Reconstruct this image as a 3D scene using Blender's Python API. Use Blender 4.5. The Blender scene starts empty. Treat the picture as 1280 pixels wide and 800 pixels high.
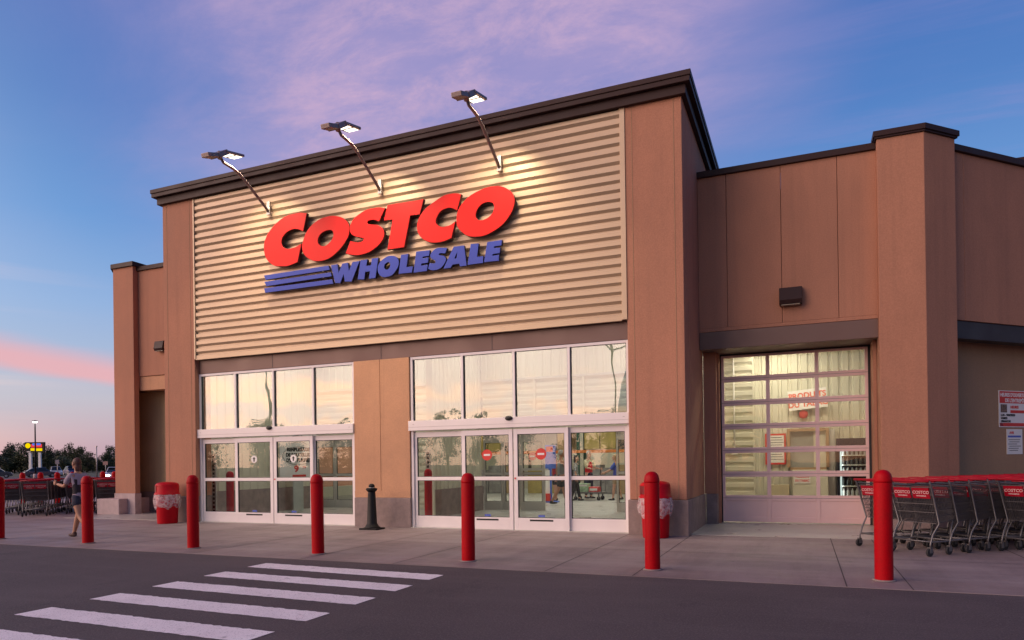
# Dusk view of a tan warehouse store: everything below is built in metres; x runs along the facade, y into it, z up
import bpy, bmesh, math, random
from mathutils import Vector, Matrix, Euler
random.seed(11)
R = math.radians
S = bpy.context.scene
COL = S.collection
WL = {}                                   # world location of every thing that parents parts

# ---------------------------------------------------------------- materials
MATS = {}
def _nt(name):
    m = bpy.data.materials.new(name); m.use_nodes = True
    nt = m.node_tree; nt.nodes.clear()
    out = nt.nodes.new('ShaderNodeOutputMaterial')
    return m, nt, out
def _n(nt, t, **kw):
    n = nt.nodes.new(t)
    for k, v in kw.items(): setattr(n, k, v)
    return n
def mat(name, col, rough=.6, metal=0., var=.12, vscale=2.5, bump=0., bscale=80., spec=.5,
        coat=0., stretch=(1, 1, 1), rvar=.12, streak=0., dirt=0., dirtcol=(.03, .025, .022), dscale=1.2, objspace=False):
    if name in MATS: return MATS[name]
    m, nt, out = _nt(name); L = nt.links.new
    p = _n(nt, 'ShaderNodeBsdfPrincipled'); L(p.outputs[0], out.inputs[0])
    if objspace:
        co = _n(nt, 'ShaderNodeTexCoord').outputs['Object']
    else:
        co = _n(nt, 'ShaderNodeNewGeometry').outputs['Position']
    mp = _n(nt, 'ShaderNodeMapping'); mp.inputs['Scale'].default_value = stretch; L(co, mp.inputs[0])
    nz = _n(nt, 'ShaderNodeTexNoise'); nz.inputs['Scale'].default_value = vscale; nz.inputs['Detail'].default_value = 8; nz.inputs['Roughness'].default_value = .62
    L(mp.outputs[0], nz.inputs['Vector'])
    mx = _n(nt, 'ShaderNodeMix', data_type='RGBA')
    mx.inputs[6].default_value = tuple(max(0, c * (1 - var)) for c in col) + (1,)
    mx.inputs[7].default_value = tuple(min(1, c * (1 + var)) for c in col) + (1,)
    cr = _n(nt, 'ShaderNodeMapRange'); cr.inputs[1].default_value = .3; cr.inputs[2].default_value = .7
    L(nz.outputs[0], cr.inputs[0]); L(cr.outputs[0], mx.inputs[0])
    colout = mx.outputs[2]
    if dirt > 0:
        nd = _n(nt, 'ShaderNodeTexNoise'); nd.inputs['Scale'].default_value = dscale; nd.inputs['Detail'].default_value = 10; nd.inputs['Roughness'].default_value = .7
        L(co, nd.inputs['Vector'])
        dr = _n(nt, 'ShaderNodeMapRange'); dr.inputs[1].default_value = .5; dr.inputs[2].default_value = .75; dr.inputs[4].default_value = dirt
        L(nd.outputs[0], dr.inputs[0])
        m2 = _n(nt, 'ShaderNodeMix', data_type='RGBA'); m2.inputs[7].default_value = dirtcol + (1,)
        L(dr.outputs[0], m2.inputs[0]); L(colout, m2.inputs[6]); colout = m2.outputs[2]
    if streak > 0:                       # rain runs: fine vertical streaks of old dirt
        ms = _n(nt, 'ShaderNodeMapping'); ms.inputs['Scale'].default_value = (5.5, 5.5, .16); L(co, ms.inputs[0])
        nk = _n(nt, 'ShaderNodeTexNoise'); nk.inputs['Scale'].default_value = 1.; nk.inputs['Detail'].default_value = 7; nk.inputs['Roughness'].default_value = .65; L(ms.outputs[0], nk.inputs['Vector'])
        kr = _n(nt, 'ShaderNodeMapRange'); kr.inputs[1].default_value = .5; kr.inputs[2].default_value = .80; kr.inputs[4].default_value = streak; L(nk.outputs[0], kr.inputs[0])
        m3 = _n(nt, 'ShaderNodeMix', data_type='RGBA'); m3.inputs[7].default_value = dirtcol + (1,); L(kr.outputs[0], m3.inputs[0]); L(colout, m3.inputs[6]); colout = m3.outputs[2]
        ng = _n(nt, 'ShaderNodeTexNoise'); ng.inputs['Scale'].default_value = 42; ng.inputs['Detail'].default_value = 3; L(co, ng.inputs['Vector'])
        kg = _n(nt, 'ShaderNodeMapRange'); kg.inputs[1].default_value = .35; kg.inputs[2].default_value = .68; kg.inputs[3].default_value = .93; kg.inputs[4].default_value = 1.06; L(ng.outputs[0], kg.inputs[0])
        hs = _n(nt, 'ShaderNodeHueSaturation'); L(kg.outputs[0], hs.inputs['Value']); L(colout, hs.inputs['Color']); colout = hs.outputs[0]
    L(colout, p.inputs['Base Color'])
    rr = _n(nt, 'ShaderNodeMapRange'); rr.inputs[1].default_value = .3; rr.inputs[2].default_value = .7
    rr.inputs[3].default_value = max(.03, rough - rvar); rr.inputs[4].default_value = min(1, rough + rvar)
    L(nz.outputs[0], rr.inputs[0]); L(rr.outputs[0], p.inputs['Roughness'])
    p.inputs['Metallic'].default_value = metal
    p.inputs['Specular IOR Level'].default_value = spec
    p.inputs['Coat Weight'].default_value = coat
    if bump > 0:
        nb = _n(nt, 'ShaderNodeTexNoise'); nb.inputs['Scale'].default_value = bscale; nb.inputs['Detail'].default_value = 6
        L(co, nb.inputs['Vector'])
        b = _n(nt, 'ShaderNodeBump'); b.inputs['Strength'].default_value = bump; b.inputs['Distance'].default_value = .01
        L(nb.outputs[0], b.inputs['Height']); L(b.outputs[0], p.inputs['Normal'])
    MATS[name] = m
    return m
def emit(name, col, strength):
    if name in MATS: return MATS[name]
    m, nt, out = _nt(name); e = _n(nt, 'ShaderNodeEmission')
    e.inputs[0].default_value = col + (1,); e.inputs[1].default_value = strength
    nt.links.new(e.outputs[0], out.inputs[0]); MATS[name] = m
    return m
def glass(name, tint=(.93, .96, .94), ior=1.5, gain=1.6, wav=0., wscale=1.0):
    if name in MATS: return MATS[name]
    m, nt, out = _nt(name); L = nt.links.new
    tr = _n(nt, 'ShaderNodeBsdfTransparent'); tr.inputs[0].default_value = tint + (1,)
    gl = _n(nt, 'ShaderNodeBsdfGlossy'); gl.inputs['Roughness'].default_value = .0
    fr = _n(nt, 'ShaderNodeFresnel')
    bf = _n(nt, 'ShaderNodeMix', data_type='FLOAT'); bf.inputs[2].default_value = ior; bf.inputs[3].default_value = 1 / ior   # same air-to-glass reflectance on both faces of the pane
    L(_n(nt, 'ShaderNodeNewGeometry').outputs['Backfacing'], bf.inputs[0]); L(bf.outputs[0], fr.inputs[0])
    mu = _n(nt, 'ShaderNodeMath', operation='MULTIPLY', use_clamp=True); mu.inputs[1].default_value = gain
    L(fr.outputs[0], mu.inputs[0])
    mx = _n(nt, 'ShaderNodeMixShader'); L(mu.outputs[0], mx.inputs[0]); L(tr.outputs[0], mx.inputs[1]); L(gl.outputs[0], mx.inputs[2])
    if wav > 0:
        co = _n(nt, 'ShaderNodeNewGeometry').outputs['Position']
        nz = _n(nt, 'ShaderNodeTexNoise'); nz.inputs['Scale'].default_value = wscale; nz.inputs['Detail'].default_value = 1
        L(co, nz.inputs['Vector'])
        b = _n(nt, 'ShaderNodeBump'); b.inputs['Strength'].default_value = wav; b.inputs['Distance'].default_value = .1
        L(nz.outputs[0], b.inputs['Height']); L(b.outputs[0], gl.inputs['Normal'])
    L(mx.outputs[0], out.inputs[0]); MATS[name] = m
    return m

# ---------------------------------------------------------------- mesh builder
class MB:
    def __init__(s): s.v = []; s.f = []; s.m = []; s.cur = 0; s.smooth = set()
    def add(s, vs, fs, smooth=False):
        b = len(s.v); s.v += [tuple(x) for x in vs]
        for f in fs:
            if smooth: s.smooth.add(len(s.f))
            s.f.append(tuple(b + i for i in f)); s.m.append(s.cur)
        return s
    def box(s, x0, x1, y0, y1, z0, z1):
        x0, x1 = min(x0, x1), max(x0, x1); y0, y1 = min(y0, y1), max(y0, y1); z0, z1 = min(z0, z1), max(z0, z1)
        return s.add([(x0, y0, z0), (x1, y0, z0), (x1, y1, z0), (x0, y1, z0), (x0, y0, z1), (x1, y0, z1), (x1, y1, z1), (x0, y1, z1)],
                     [(0, 3, 2, 1), (4, 5, 6, 7), (0, 1, 5, 4), (1, 2, 6, 5), (2, 3, 7, 6), (3, 0, 4, 7)])
    def frame(s, o, ex, ey, ez, a0, a1, b0, b1, c0, c1):      # a box in a local frame
        o = Vector(o); ex = Vector(ex); ey = Vector(ey); ez = Vector(ez)
        P = lambda a, b, c: o + ex * a + ey * b + ez * c
        return s.add([P(a0, b0, c0), P(a1, b0, c0), P(a1, b1, c0), P(a0, b1, c0), P(a0, b0, c1), P(a1, b0, c1), P(a1, b1, c1), P(a0, b1, c1)],
                     [(0, 3, 2, 1), (4, 5, 6, 7), (0, 1, 5, 4), (1, 2, 6, 5), (2, 3, 7, 6), (3, 0, 4, 7)])
    def prism(s, poly, z0, z1):
        n = len(poly)
        vs = [(x, y, z0) for x, y in poly] + [(x, y, z1) for x, y in poly]
        return s.add(vs, [tuple(range(n - 1, -1, -1)), tuple(range(n, 2 * n))] + [(i, (i + 1) % n, n + (i + 1) % n, n + i) for i in range(n)])
    def extr(s, pts, vec):                                    # 3-D polygon extruded along vec
        n = len(pts); v = Vector(vec)
        vs = [Vector(p) for p in pts] + [Vector(p) + v for p in pts]
        return s.add(vs, [tuple(range(n - 1, -1, -1)), tuple(range(n, 2 * n))] + [(i, (i + 1) % n, n + (i + 1) % n, n + i) for i in range(n)])
    def tube(s, pts, r, n=8, smooth=True):
        pts = [Vector(p) for p in pts]; rs = r if isinstance(r, (list, tuple)) else [r] * len(pts)
        t0 = (pts[1] - pts[0]).normalized()
        a = Vector((0, 0, 1)) if abs(t0.z) < .9 else Vector((1, 0, 0))
        u = t0.cross(a).normalized(); vs = []
        for i, p in enumerate(pts):
            t = (pts[min(i + 1, len(pts) - 1)] - pts[max(i - 1, 0)]).normalized()
            u = (u - t * u.dot(t)).normalized(); w = t.cross(u)
            for k in range(n):
                an = 2 * math.pi * k / n + math.pi / n
                vs.append(p + (u * math.cos(an) + w * math.sin(an)) * rs[i])
        fs = []
        for i in range(len(pts) - 1):
            for k in range(n):
                fs.append((i * n + k, i * n + (k + 1) % n, (i + 1) * n + (k + 1) % n, (i + 1) * n + k))
        s.add(vs, fs, smooth and n > 4)
        b = len(s.v) - len(vs)
        s.f.append(tuple(b + k for k in range(n - 1, -1, -1))); s.m.append(s.cur)
        s.f.append(tuple(b + (len(pts) - 1) * n + k for k in range(n))); s.m.append(s.cur)
        return s
    def lathe(s, prof, n=24, c=(0, 0), smooth=True):
        vs = []; fs = []
        for r, z in prof:
            for k in range(n):
                an = 2 * math.pi * k / n; vs.append((c[0] + r * math.cos(an), c[1] + r * math.sin(an), z))
        for i in range(len(prof) - 1):
            for k in range(n):
                fs.append((i * n + k, i * n + (k + 1) % n, (i + 1) * n + (k + 1) % n, (i + 1) * n + k))
        s.add(vs, fs, smooth)
        b = len(s.v) - len(vs)
        s.f.append(tuple(b + k for k in range(n - 1, -1, -1))); s.m.append(s.cur)
        s.f.append(tuple(b + (len(prof) - 1) * n + k for k in range(n))); s.m.append(s.cur)
        return s
    def ell(s, c, r, nu=16, nv=10):
        c = Vector(c); vs = [c + Vector((0, 0, -r[2]))]; fs = []
        for i in range(1, nv):
            th = math.pi * i / nv
            for k in range(nu):
                an = 2 * math.pi * k / nu
                vs.append(c + Vector((r[0] * math.sin(th) * math.cos(an), r[1] * math.sin(th) * math.sin(an), -r[2] * math.cos(th))))
        vs.append(c + Vector((0, 0, r[2]))); T = len(vs) - 1
        for k in range(nu):
            fs.append((0, 1 + (k + 1) % nu, 1 + k)); fs.append((T, 1 + (nv - 2) * nu + k, 1 + (nv - 2) * nu + (k + 1) % nu))
            for i in range(nv - 2):
                a = 1 + i * nu
                fs.append((a + k, a + (k + 1) % nu, a + nu + (k + 1) % nu, a + nu + k))
        return s.add(vs, fs, True)
    def build(s, name, mats, parent=None, off=None, bevel=0.):
        """link the shape as ONE mesh object; off = world location of the parent's origin for shapes drawn in world metres"""
        me = bpy.data.meshes.new(name)
        if off is None and parent is not None: off = WL.get(parent.name, (0, 0, 0))
        ox, oy, oz = off or (0, 0, 0)
        me.from_pydata([(x - ox, y - oy, z - oz) for x, y, z in s.v], [], s.f)
        if not isinstance(mats, (list, tuple)): mats = [mats]
        for m in mats: me.materials.append(m)
        for i, p in enumerate(me.polygons):
            p.material_index = s.m[i]
            if i in s.smooth: p.use_smooth = True
        me.update()
        o = bpy.data.objects.new(name, me); COL.objects.link(o)
        if parent is not None:
            o.parent = parent; WL[o.name] = (ox, oy, oz)
        if bevel > 0:
            b = o.modifiers.new('soft_edge', 'BEVEL'); b.width = bevel; b.segments = 2; b.limit_method = 'ANGLE'; b.angle_limit = R(40)
        return o
def tag(o, label=None, cat=None, group=None, kind=None):
    if label: o['label'] = label
    if cat: o['category'] = cat
    if group: o['group'] = group
    if kind: o['kind'] = kind
    return o
def thing(name, label, cat, loc=(0, 0, 0), rz=0., group=None):
    o = bpy.data.objects.new(name, None); COL.objects.link(o); o.empty_display_size = .2
    o.location = loc; o.rotation_euler = (0, 0, rz); WL[o.name] = tuple(loc)
    return tag(o, label, cat, group)
def kids(o): return [c for c in bpy.data.objects if c.parent == o]
def copy_tree(o, loc, rz, label=None, group=None):
    def cp(x, par):
        c = x.copy(); COL.objects.link(c); c.parent = par
        for k in TREE.get(x.name, []): cp(k, c)
        return c
    r = cp(o, None); r.location = loc; r.rotation_euler = (0, 0, rz)
    if label: r['label'] = label
    if group: r['group'] = group
    return r
TREE = {}
def index_tree(o):
    TREE[o.name] = kids(o)
    for k in TREE[o.name]: index_tree(k)
def text_mb(txt, size, origin, ex, ey, th=.003, bold=0., align='CENTER', mb=None, shear=0., spacing=1., sx=1.):
    """lettering as solid mesh; origin = baseline anchor, ex/ey = writing and up directions"""
    cu = bpy.data.curves.new('lettering', 'FONT'); cu.body = txt; cu.size = size; cu.align_x = align
    cu.offset = bold; cu.shear = shear; cu.space_character = spacing; cu.extrude = th / 2; cu.resolution_u = 3
    ob = bpy.data.objects.new('lettering', cu); COL.objects.link(ob)
    dg = bpy.context.evaluated_depsgraph_get(); me = bpy.data.meshes.new_from_object(ob.evaluated_get(dg))
    ex = Vector(ex).normalized(); ey = Vector(ey).normalized(); ez = ex.cross(ey); o = Vector(origin)
    mb = mb or MB()
    mb.add([o + ex * (v.co.x * sx) + ey * v.co.y + ez * (v.co.z + th / 2) for v in me.vertices], [tuple(p.vertices) for p in me.polygons])
    bpy.data.objects.remove(ob); bpy.data.curves.remove(cu); bpy.data.meshes.remove(me)
    return mb
def smooth_outline(pts, sub=5):
    """Catmull-Rom through the points; a third value marks a corner"""
    n = len(pts); out = []
    for i in range(n):
        p1 = Vector(pts[i][:2]); p2 = Vector(pts[(i + 1) % n][:2])
        c1 = len(pts[i]) > 2; c2 = len(pts[(i + 1) % n]) > 2
        if c1 and c2: out.append(p1); continue
        p0 = Vector(pts[i - 1][:2]); p3 = Vector(pts[(i + 2) % n][:2])
        m1 = (p2 - p1) * .5 if c1 else (p2 - p0) * .5
        m2 = (p2 - p1) * .5 if c2 else (p3 - p1) * .5
        for k in range(sub):
            t = k / sub; h1 = 2 * t**3 - 3 * t * t + 1; h2 = t**3 - 2 * t * t + t; h3 = -2 * t**3 + 3 * t * t; h4 = t**3 - t * t
            out.append(p1 * h1 + m1 * h2 + p2 * h3 + m2 * h4)
    return out
def outline_mb(loops, y_front, depth, bev=.006):
    """letter outlines in the wall plane (x, z) given a solid depth"""
    cu = bpy.data.curves.new('outline', 'CURVE'); cu.dimensions = '2D'; cu.fill_mode = 'BOTH'
    cu.extrude = depth / 2 - bev; cu.bevel_depth = bev; cu.bevel_resolution = 1; cu.offset = -bev
    for lp in loops:
        pts = smooth_outline(lp); sp = cu.splines.new('POLY'); sp.points.add(len(pts) - 1)
        for q, p in zip(sp.points, pts): q.co = (p.x, p.y, 0, 1)
        sp.use_cyclic_u = True
    ob = bpy.data.objects.new('outline', cu); COL.objects.link(ob)
    dg = bpy.context.evaluated_depsgraph_get(); me = bpy.data.meshes.new_from_object(ob.evaluated_get(dg))
    mb = MB(); mb.add([(v.co.x, y_front + depth / 2 - v.co.z, v.co.y) for v in me.vertices], [tuple(p.vertices) for p in me.polygons])
    bpy.data.objects.remove(ob); bpy.data.curves.remove(cu); bpy.data.meshes.remove(me)
    return mb
def corr_mb(along0, along1, z0, z1, pitch, depth, y, horizontal=True, axis='x'):
    """trapezoid-ribbed sheet: horizontal ribs run along the wall, vertical ones run up it; axis x: wall in x at y, axis y: wall in y at x=y"""
    mb = MB(); prof = []
    a, b = (z0, z1) if horizontal else (along0, along1)
    t = a
    while t < b - 1e-6:
        for f, d in ((0, 0), (.44, 0), (.54, depth), (.70, depth)) if horizontal else ((0, 0), (.56, 0), (.64, depth), (.90, depth)):
            q = t + f * pitch
            if q <= b: prof.append((q, d))
        t += pitch
    prof.append((b, prof[-1][1]))
    vs = []
    for q, d in prof:
        for e in ((along0, along1) if horizontal else (z0, z1)):
            al, z = (e, q) if horizontal else (q, e)
            vs.append((al, y + d, z) if axis == 'x' else (y - d, al, z))
    mb.add(vs, [(2 * i, 2 * i + 1, 2 * i + 3, 2 * i + 2) for i in range(len(prof) - 1)])
    return mb
LOBBY_W, HALL_W, BAY_W, FLOOD_W = 17., 85., 34., 56.
SKY_K, NISHITA_K, SUN_K, EXPO = 1.0, .003, 3.6, 0.
CIRRUS = Vector((-.385, .745, .545)).normalized(); CIRRUS2 = Vector((.32, .82, .48)).normalized()
BANDTILT = .14
# ---------------------------------------------------------------- palette (real base colours; one stucco has lamp light in it)
STUCCO = mat('pink brown stucco', (.445, .215, .138), .88, var=.11, vscale=1.1, bump=.5, bscale=120, stretch=(1, 1, .35), spec=.3, streak=.26, dirt=.14, dirtcol=(.2, .11, .08), dscale=.8)
STUCCO2 = mat('brightened stucco', (.57, .315, .185), .88, var=.09, vscale=1.4, bump=.5, bscale=120, spec=.3, streak=.28, dirt=.12, dirtcol=(.25, .14, .08))  # lighter stucco copy: lamp light on the centre pier put into the colour
RECESS = mat('recess wall paint', (.36, .22, .13), .85, var=.1, vscale=1, streak=.3, dirtcol=(.2, .12, .08), bump=.25, bscale=120)
RIBMETAL = mat('beige ribbed metal', (.475, .355, .24), .42, metal=.25, var=.07, vscale=1.5, stretch=(.3, 1, 2), rvar=.08, dirt=.08, dirtcol=(.3, .22, .16), dscale=.7)
CAPMETAL = mat('dark brown cap metal', (.036, .017, .016), .5, metal=.0, spec=.22, var=.1, vscale=2, rvar=.08)
BEAM = mat('brown beam metal', (.155, .095, .08), .5, metal=.3, var=.08, vscale=1.5)
DARKBEAM = mat('dark beam metal', (.035, .03, .036), .5, metal=.2, var=.08, vscale=1.5)
STONE = mat('split grey block', (.27, .205, .19), .92, var=.22, vscale=5, bump=.7, bscale=45, dirt=.3, dirtcol=(.12, .09, .085), dscale=3)
CONC = mat('light concrete block', (.48, .38, .37), .9, var=.12, vscale=6, bump=.4, bscale=60, dirt=.25, dirtcol=(.2, .16, .15), dscale=2.5)
WHITE = mat('white door aluminium', (.80, .74, .73), .42, metal=.0, var=.03, vscale=2, rvar=.05)
GASKET = mat('black gasket', (.02, .02, .02), .6)
PINKALU = mat('clear anodised aluminium', (.80, .57, .55), .42, metal=.0, var=.04, vscale=2, rvar=.06)
GLASS_HI = glass('window glass', (.90, .93, .91), 1.52, 2.7, wav=.12, wscale=1.1)
GLASS = glass('door glass', (.95, .97, .955), 1.5, 1.0, wav=.012, wscale=1.1)
GLASSG = glass('garage glass', (.94, .93, .88), 1.5, 1.0, wav=.02, wscale=1.5)
RED = mat('red painted bollard sleeve', (.42, .0008, .006), .45, var=.08, vscale=3, spec=.14, rvar=.14, streak=.22, dirt=.3, dirtcol=(.16, .012, .012), dscale=7, objspace=False)
REDPL = mat('red moulded plastic', (.45, .002, .010), .48, spec=.18, var=.07, vscale=4, rvar=.08)
SIGNRED = mat('sign red', (.62, .012, .010), .42, spec=.16, var=.02, vscale=1, rvar=.03)
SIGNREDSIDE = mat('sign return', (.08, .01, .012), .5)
SIGNBLUE = mat('sign blue', (.034, .060, .36), .42, spec=.2, var=.03, vscale=1, rvar=.03)
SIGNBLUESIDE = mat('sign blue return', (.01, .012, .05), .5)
GALV = mat('galvanised steel', (.42, .39, .37), .45, metal=.6, var=.12, vscale=9, objspace=True)
LAMPMETAL = mat('lamp housing bronze', (.24, .19, .185), .45, metal=.4, var=.1, vscale=5, objspace=True)
LED = emit('lamp lens lit', (1., .90, .70), 3.)
CARTWIRE = mat('cart wire zinc', (.095, .09, .095), .5, metal=.4, var=.15, vscale=9, objspace=True)
CARTFRAME = mat('cart frame steel', (.15, .145, .15), .45, metal=.5, var=.12, vscale=9, objspace=True)
CARTRED = mat('cart handle red', (.30, .004, .018), .5, spec=.2, var=.15, vscale=6)
CARTPRINT = mat('faded cart print', (.62, .42, .42), .6)
RUBBER = mat('black rubber', (.02, .02, .022), .75, var=.15, vscale=10, objspace=True)
BLACKMETAL = mat('black cast metal', (.008, .007, .007), .55, spec=.3, var=.2, vscale=9, objspace=True)
PAPER = mat('white board', (.78, .76, .74), .6, var=.03, vscale=4)
INKRED = mat('red ink', (.62, .04, .03), .6, var=.03)
INKBLACK = mat('black ink', (.015, .015, .015), .6, var=.03)
INKBLUE = mat('blue ink', (.08, .13, .5), .6, var=.03)
INWALL = mat('cream interior metal', (.62, .585, .47), .5, var=.04, vscale=2, rvar=.05)
INFLOOR = mat('polished interior concrete', (.42, .40, .37), .35, var=.12, vscale=1.5)
INCEIL = mat('white deck', (.75, .73, .68), .7, var=.04)
GREYALU = mat('grey inner door aluminium', (.48, .46, .42), .42, var=.04)
TRASHBAG = None
def bag_material():
    m, nt, out = _nt('clear bin bag'); L = nt.links.new
    tr = _n(nt, 'ShaderNodeBsdfTransparent'); tr.inputs[0].default_value = (1, .96, .97, 1)
    df = _n(nt, 'ShaderNodeBsdfPrincipled'); df.inputs['Base Color'].default_value = (.9, .82, .84, 1); df.inputs['Roughness'].default_value = .25
    nz = _n(nt, 'ShaderNodeTexNoise'); nz.inputs['Scale'].default_value = 14; nz.inputs['Detail'].default_value = 5
    L(_n(nt, 'ShaderNodeTexCoord').outputs['Object'], nz.inputs['Vector'])
    b = _n(nt, 'ShaderNodeBump'); b.inputs['Strength'].default_value = .8; b.inputs['Distance'].default_value = .05; L(nz.outputs[0], b.inputs['Height']); L(b.outputs[0], df.inputs['Normal'])
    mr = _n(nt, 'ShaderNodeMapRange'); mr.inputs[1].default_value = .35; mr.inputs[2].default_value = .65; mr.inputs[3].default_value = .18; mr.inputs[4].default_value = .52
    L(nz.outputs[0], mr.inputs[0])
    mx = _n(nt, 'ShaderNodeMixShader'); L(mr.outputs[0], mx.inputs[0]); L(tr.outputs[0], mx.inputs[1]); L(df.outputs[0], mx.inputs[2]); L(mx.outputs[0], out.inputs[0])
    return m
TRASHBAG = bag_material()

def sidewalk_material():
    m, nt, out = _nt('broom finished concrete'); L = nt.links.new
    p = _n(nt, 'ShaderNodeBsdfPrincipled'); L(p.outputs[0], out.inputs[0])
    co = _n(nt, 'ShaderNodeNewGeometry').outputs['Position']
    def noise(sc, det=8, st=(1, 1, 1), ro=.6):
        mp = _n(nt, 'ShaderNodeMapping'); mp.inputs['Scale'].default_value = st; L(co, mp.inputs[0])
        n = _n(nt, 'ShaderNodeTexNoise'); n.inputs['Scale'].default_value = sc; n.inputs['Detail'].default_value = det; n.inputs['Roughness'].default_value = ro
        L(mp.outputs[0], n.inputs['Vector']); return n.outputs[0]
    def rng(x, a, b, c=0., d=1.):
        r = _n(nt, 'ShaderNodeMapRange'); r.inputs[1].default_value = a; r.inputs[2].default_value = b; r.inputs[3].default_value = c; r.inputs[4].default_value = d; L(x, r.inputs[0]); return r.outputs[0]
    def mix(f, a, b):
        x = _n(nt, 'ShaderNodeMix', data_type='RGBA'); L(f, x.inputs[0])
        for s, v in ((6, a), (7, b)):
            if isinstance(v, tuple): x.inputs[s].default_value = v + (1,)
            else: L(v, x.inputs[s])
        return x.outputs[2]
    c = mix(rng(noise(.55, 6), .3, .7), (.185, .138, .137), (.305, .238, .23))
    c = mix(rng(noise(1.0, 7, (1.6, .18, 1), .7), .44, .72, 0, .75), c, (.115, .084, .083))         # long trolley and tyre streaks
    c = mix(rng(noise(1.0, 7, (.22, 1.7, 1), .7), .46, .74, 0, .7), c, (.37, .295, .275))          # worn pale bands along the wall
    c = mix(rng(noise(9, 4), .60, .74, 0, .55), c, (.14, .105, .105))
    vo = _n(nt, 'ShaderNodeTexVoronoi'); vo.inputs['Scale'].default_value = 1.5; vo.inputs['Randomness'].default_value = 1; L(co, vo.inputs['Vector'])
    c = mix(rng(vo.outputs['Distance'], .055, .03, 0, .65), c, (.07, .055, .055))                # gum and drip spots
    c = mix(rng(noise(2.3, 9, (1, 1, 1), .75), .60, .70, 0, .35), c, (.12, .09, .088))           # spill stains
    c = mix(rng(noise(160, 2), .35, .7, 0, .25), c, (.46, .38, .37))
    L(c, p.inputs['Base Color'])
    L(rng(noise(2.2, 6), .3, .7, .5, .8), p.inputs['Roughness'])
    b = _n(nt, 'ShaderNodeBump'); b.inputs['Strength'].default_value = .25; b.inputs['Distance'].default_value = .01; L(noise(220, 3, (1, .2, 1)), b.inputs['Height']); L(b.outputs[0], p.inputs['Normal'])
    return m
def asphalt_material():
    m, nt, out = _nt('asphalt'); L = nt.links.new
    p = _n(nt, 'ShaderNodeBsdfPrincipled'); L(p.outputs[0], out.inputs[0])
    co = _n(nt, 'ShaderNodeNewGeometry').outputs['Position']
    def noise(sc, det=8, st=(1, 1, 1), ro=.6):
        mp = _n(nt, 'ShaderNodeMapping'); mp.inputs['Scale'].default_value = st; mp.inputs['Rotation'].default_value = (0, 0, .12); L(co, mp.inputs[0])
        n = _n(nt, 'ShaderNodeTexNoise'); n.inputs['Scale'].default_value = sc; n.inputs['Detail'].default_value = det; n.inputs['Roughness'].default_value = ro
        L(mp.outputs[0], n.inputs['Vector']); return n.outputs[0]
    def rng(x, a, b, c=0., d=1.):
        r = _n(nt, 'ShaderNodeMapRange'); r.inputs[1].default_value = a; r.inputs[2].default_value = b; r.inputs[3].default_value = c; r.inputs[4].default_value = d; L(x, r.inputs[0]); return r.outputs[0]
    def mix(f, a, b):
        x = _n(nt, 'ShaderNodeMix', data_type='RGBA'); L(f, x.inputs[0])
        for s, v in ((6, a), (7, b)):
            if isinstance(v, tuple): x.inputs[s].default_value = v + (1,)
            else: L(v, x.inputs[s])
        return x.outputs[2]
    c = mix(rng(noise(.5, 6), .3, .7), (.056, .042, .046), (.094, .071, .076))
    c = mix(rng(noise(1, 7, (.35, 2.6, 1), .7), .5, .8, 0, .5), c, (.13, .10, .105))
    c = mix(rng(noise(1.1, 9, (1, .5, 1), .75), .57, .66, 0, .55), c, (.030, .025, .029))        # oil and sealer blotches
    c = mix(rng(noise(60, 3), .5, .75, 0, .7), c, (.20, .165, .165))
    c = mix(rng(noise(24, 3), .56, .74, 0, .5), c, (.15, .12, .125))
    vo = _n(nt, 'ShaderNodeTexVoronoi', feature='DISTANCE_TO_EDGE'); vo.inputs['Scale'].default_value = .23
    wz = _n(nt, 'ShaderNodeTexNoise'); wz.inputs['Scale'].default_value = 2.2; wz.inputs['Detail'].default_value = 6; L(co, wz.inputs['Vector'])
    wa = _n(nt, 'ShaderNodeMix', data_type='RGBA', blend_type='LINEAR_LIGHT'); wa.inputs[0].default_value = .35; L(co, wa.inputs[6]); L(wz.outputs[1], wa.inputs[7]); L(wa.outputs[2], vo.inputs['Vector'])
    ck = _n(nt, 'ShaderNodeMath', operation='MULTIPLY'); L(rng(vo.outputs['Distance'], .006, .002, 0, 1.), ck.inputs[0]); L(rng(noise(.35, 3), .62, .70), ck.inputs[1])
    c = mix(ck.outputs[0], c, (.014, .012, .014))                                                # hairline cracks
    c = mix(rng(noise(110, 2), .55, .7, 0, .7), c, (.022, .018, .02))
    L(c, p.inputs['Base Color']); p.inputs['Roughness'].default_value = .82
    b = _n(nt, 'ShaderNodeBump'); b.inputs['Strength'].default_value = .6; b.inputs['Distance'].default_value = .012; L(noise(90, 4), b.inputs['Height']); L(b.outputs[0], p.inputs['Normal'])
    return m
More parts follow.
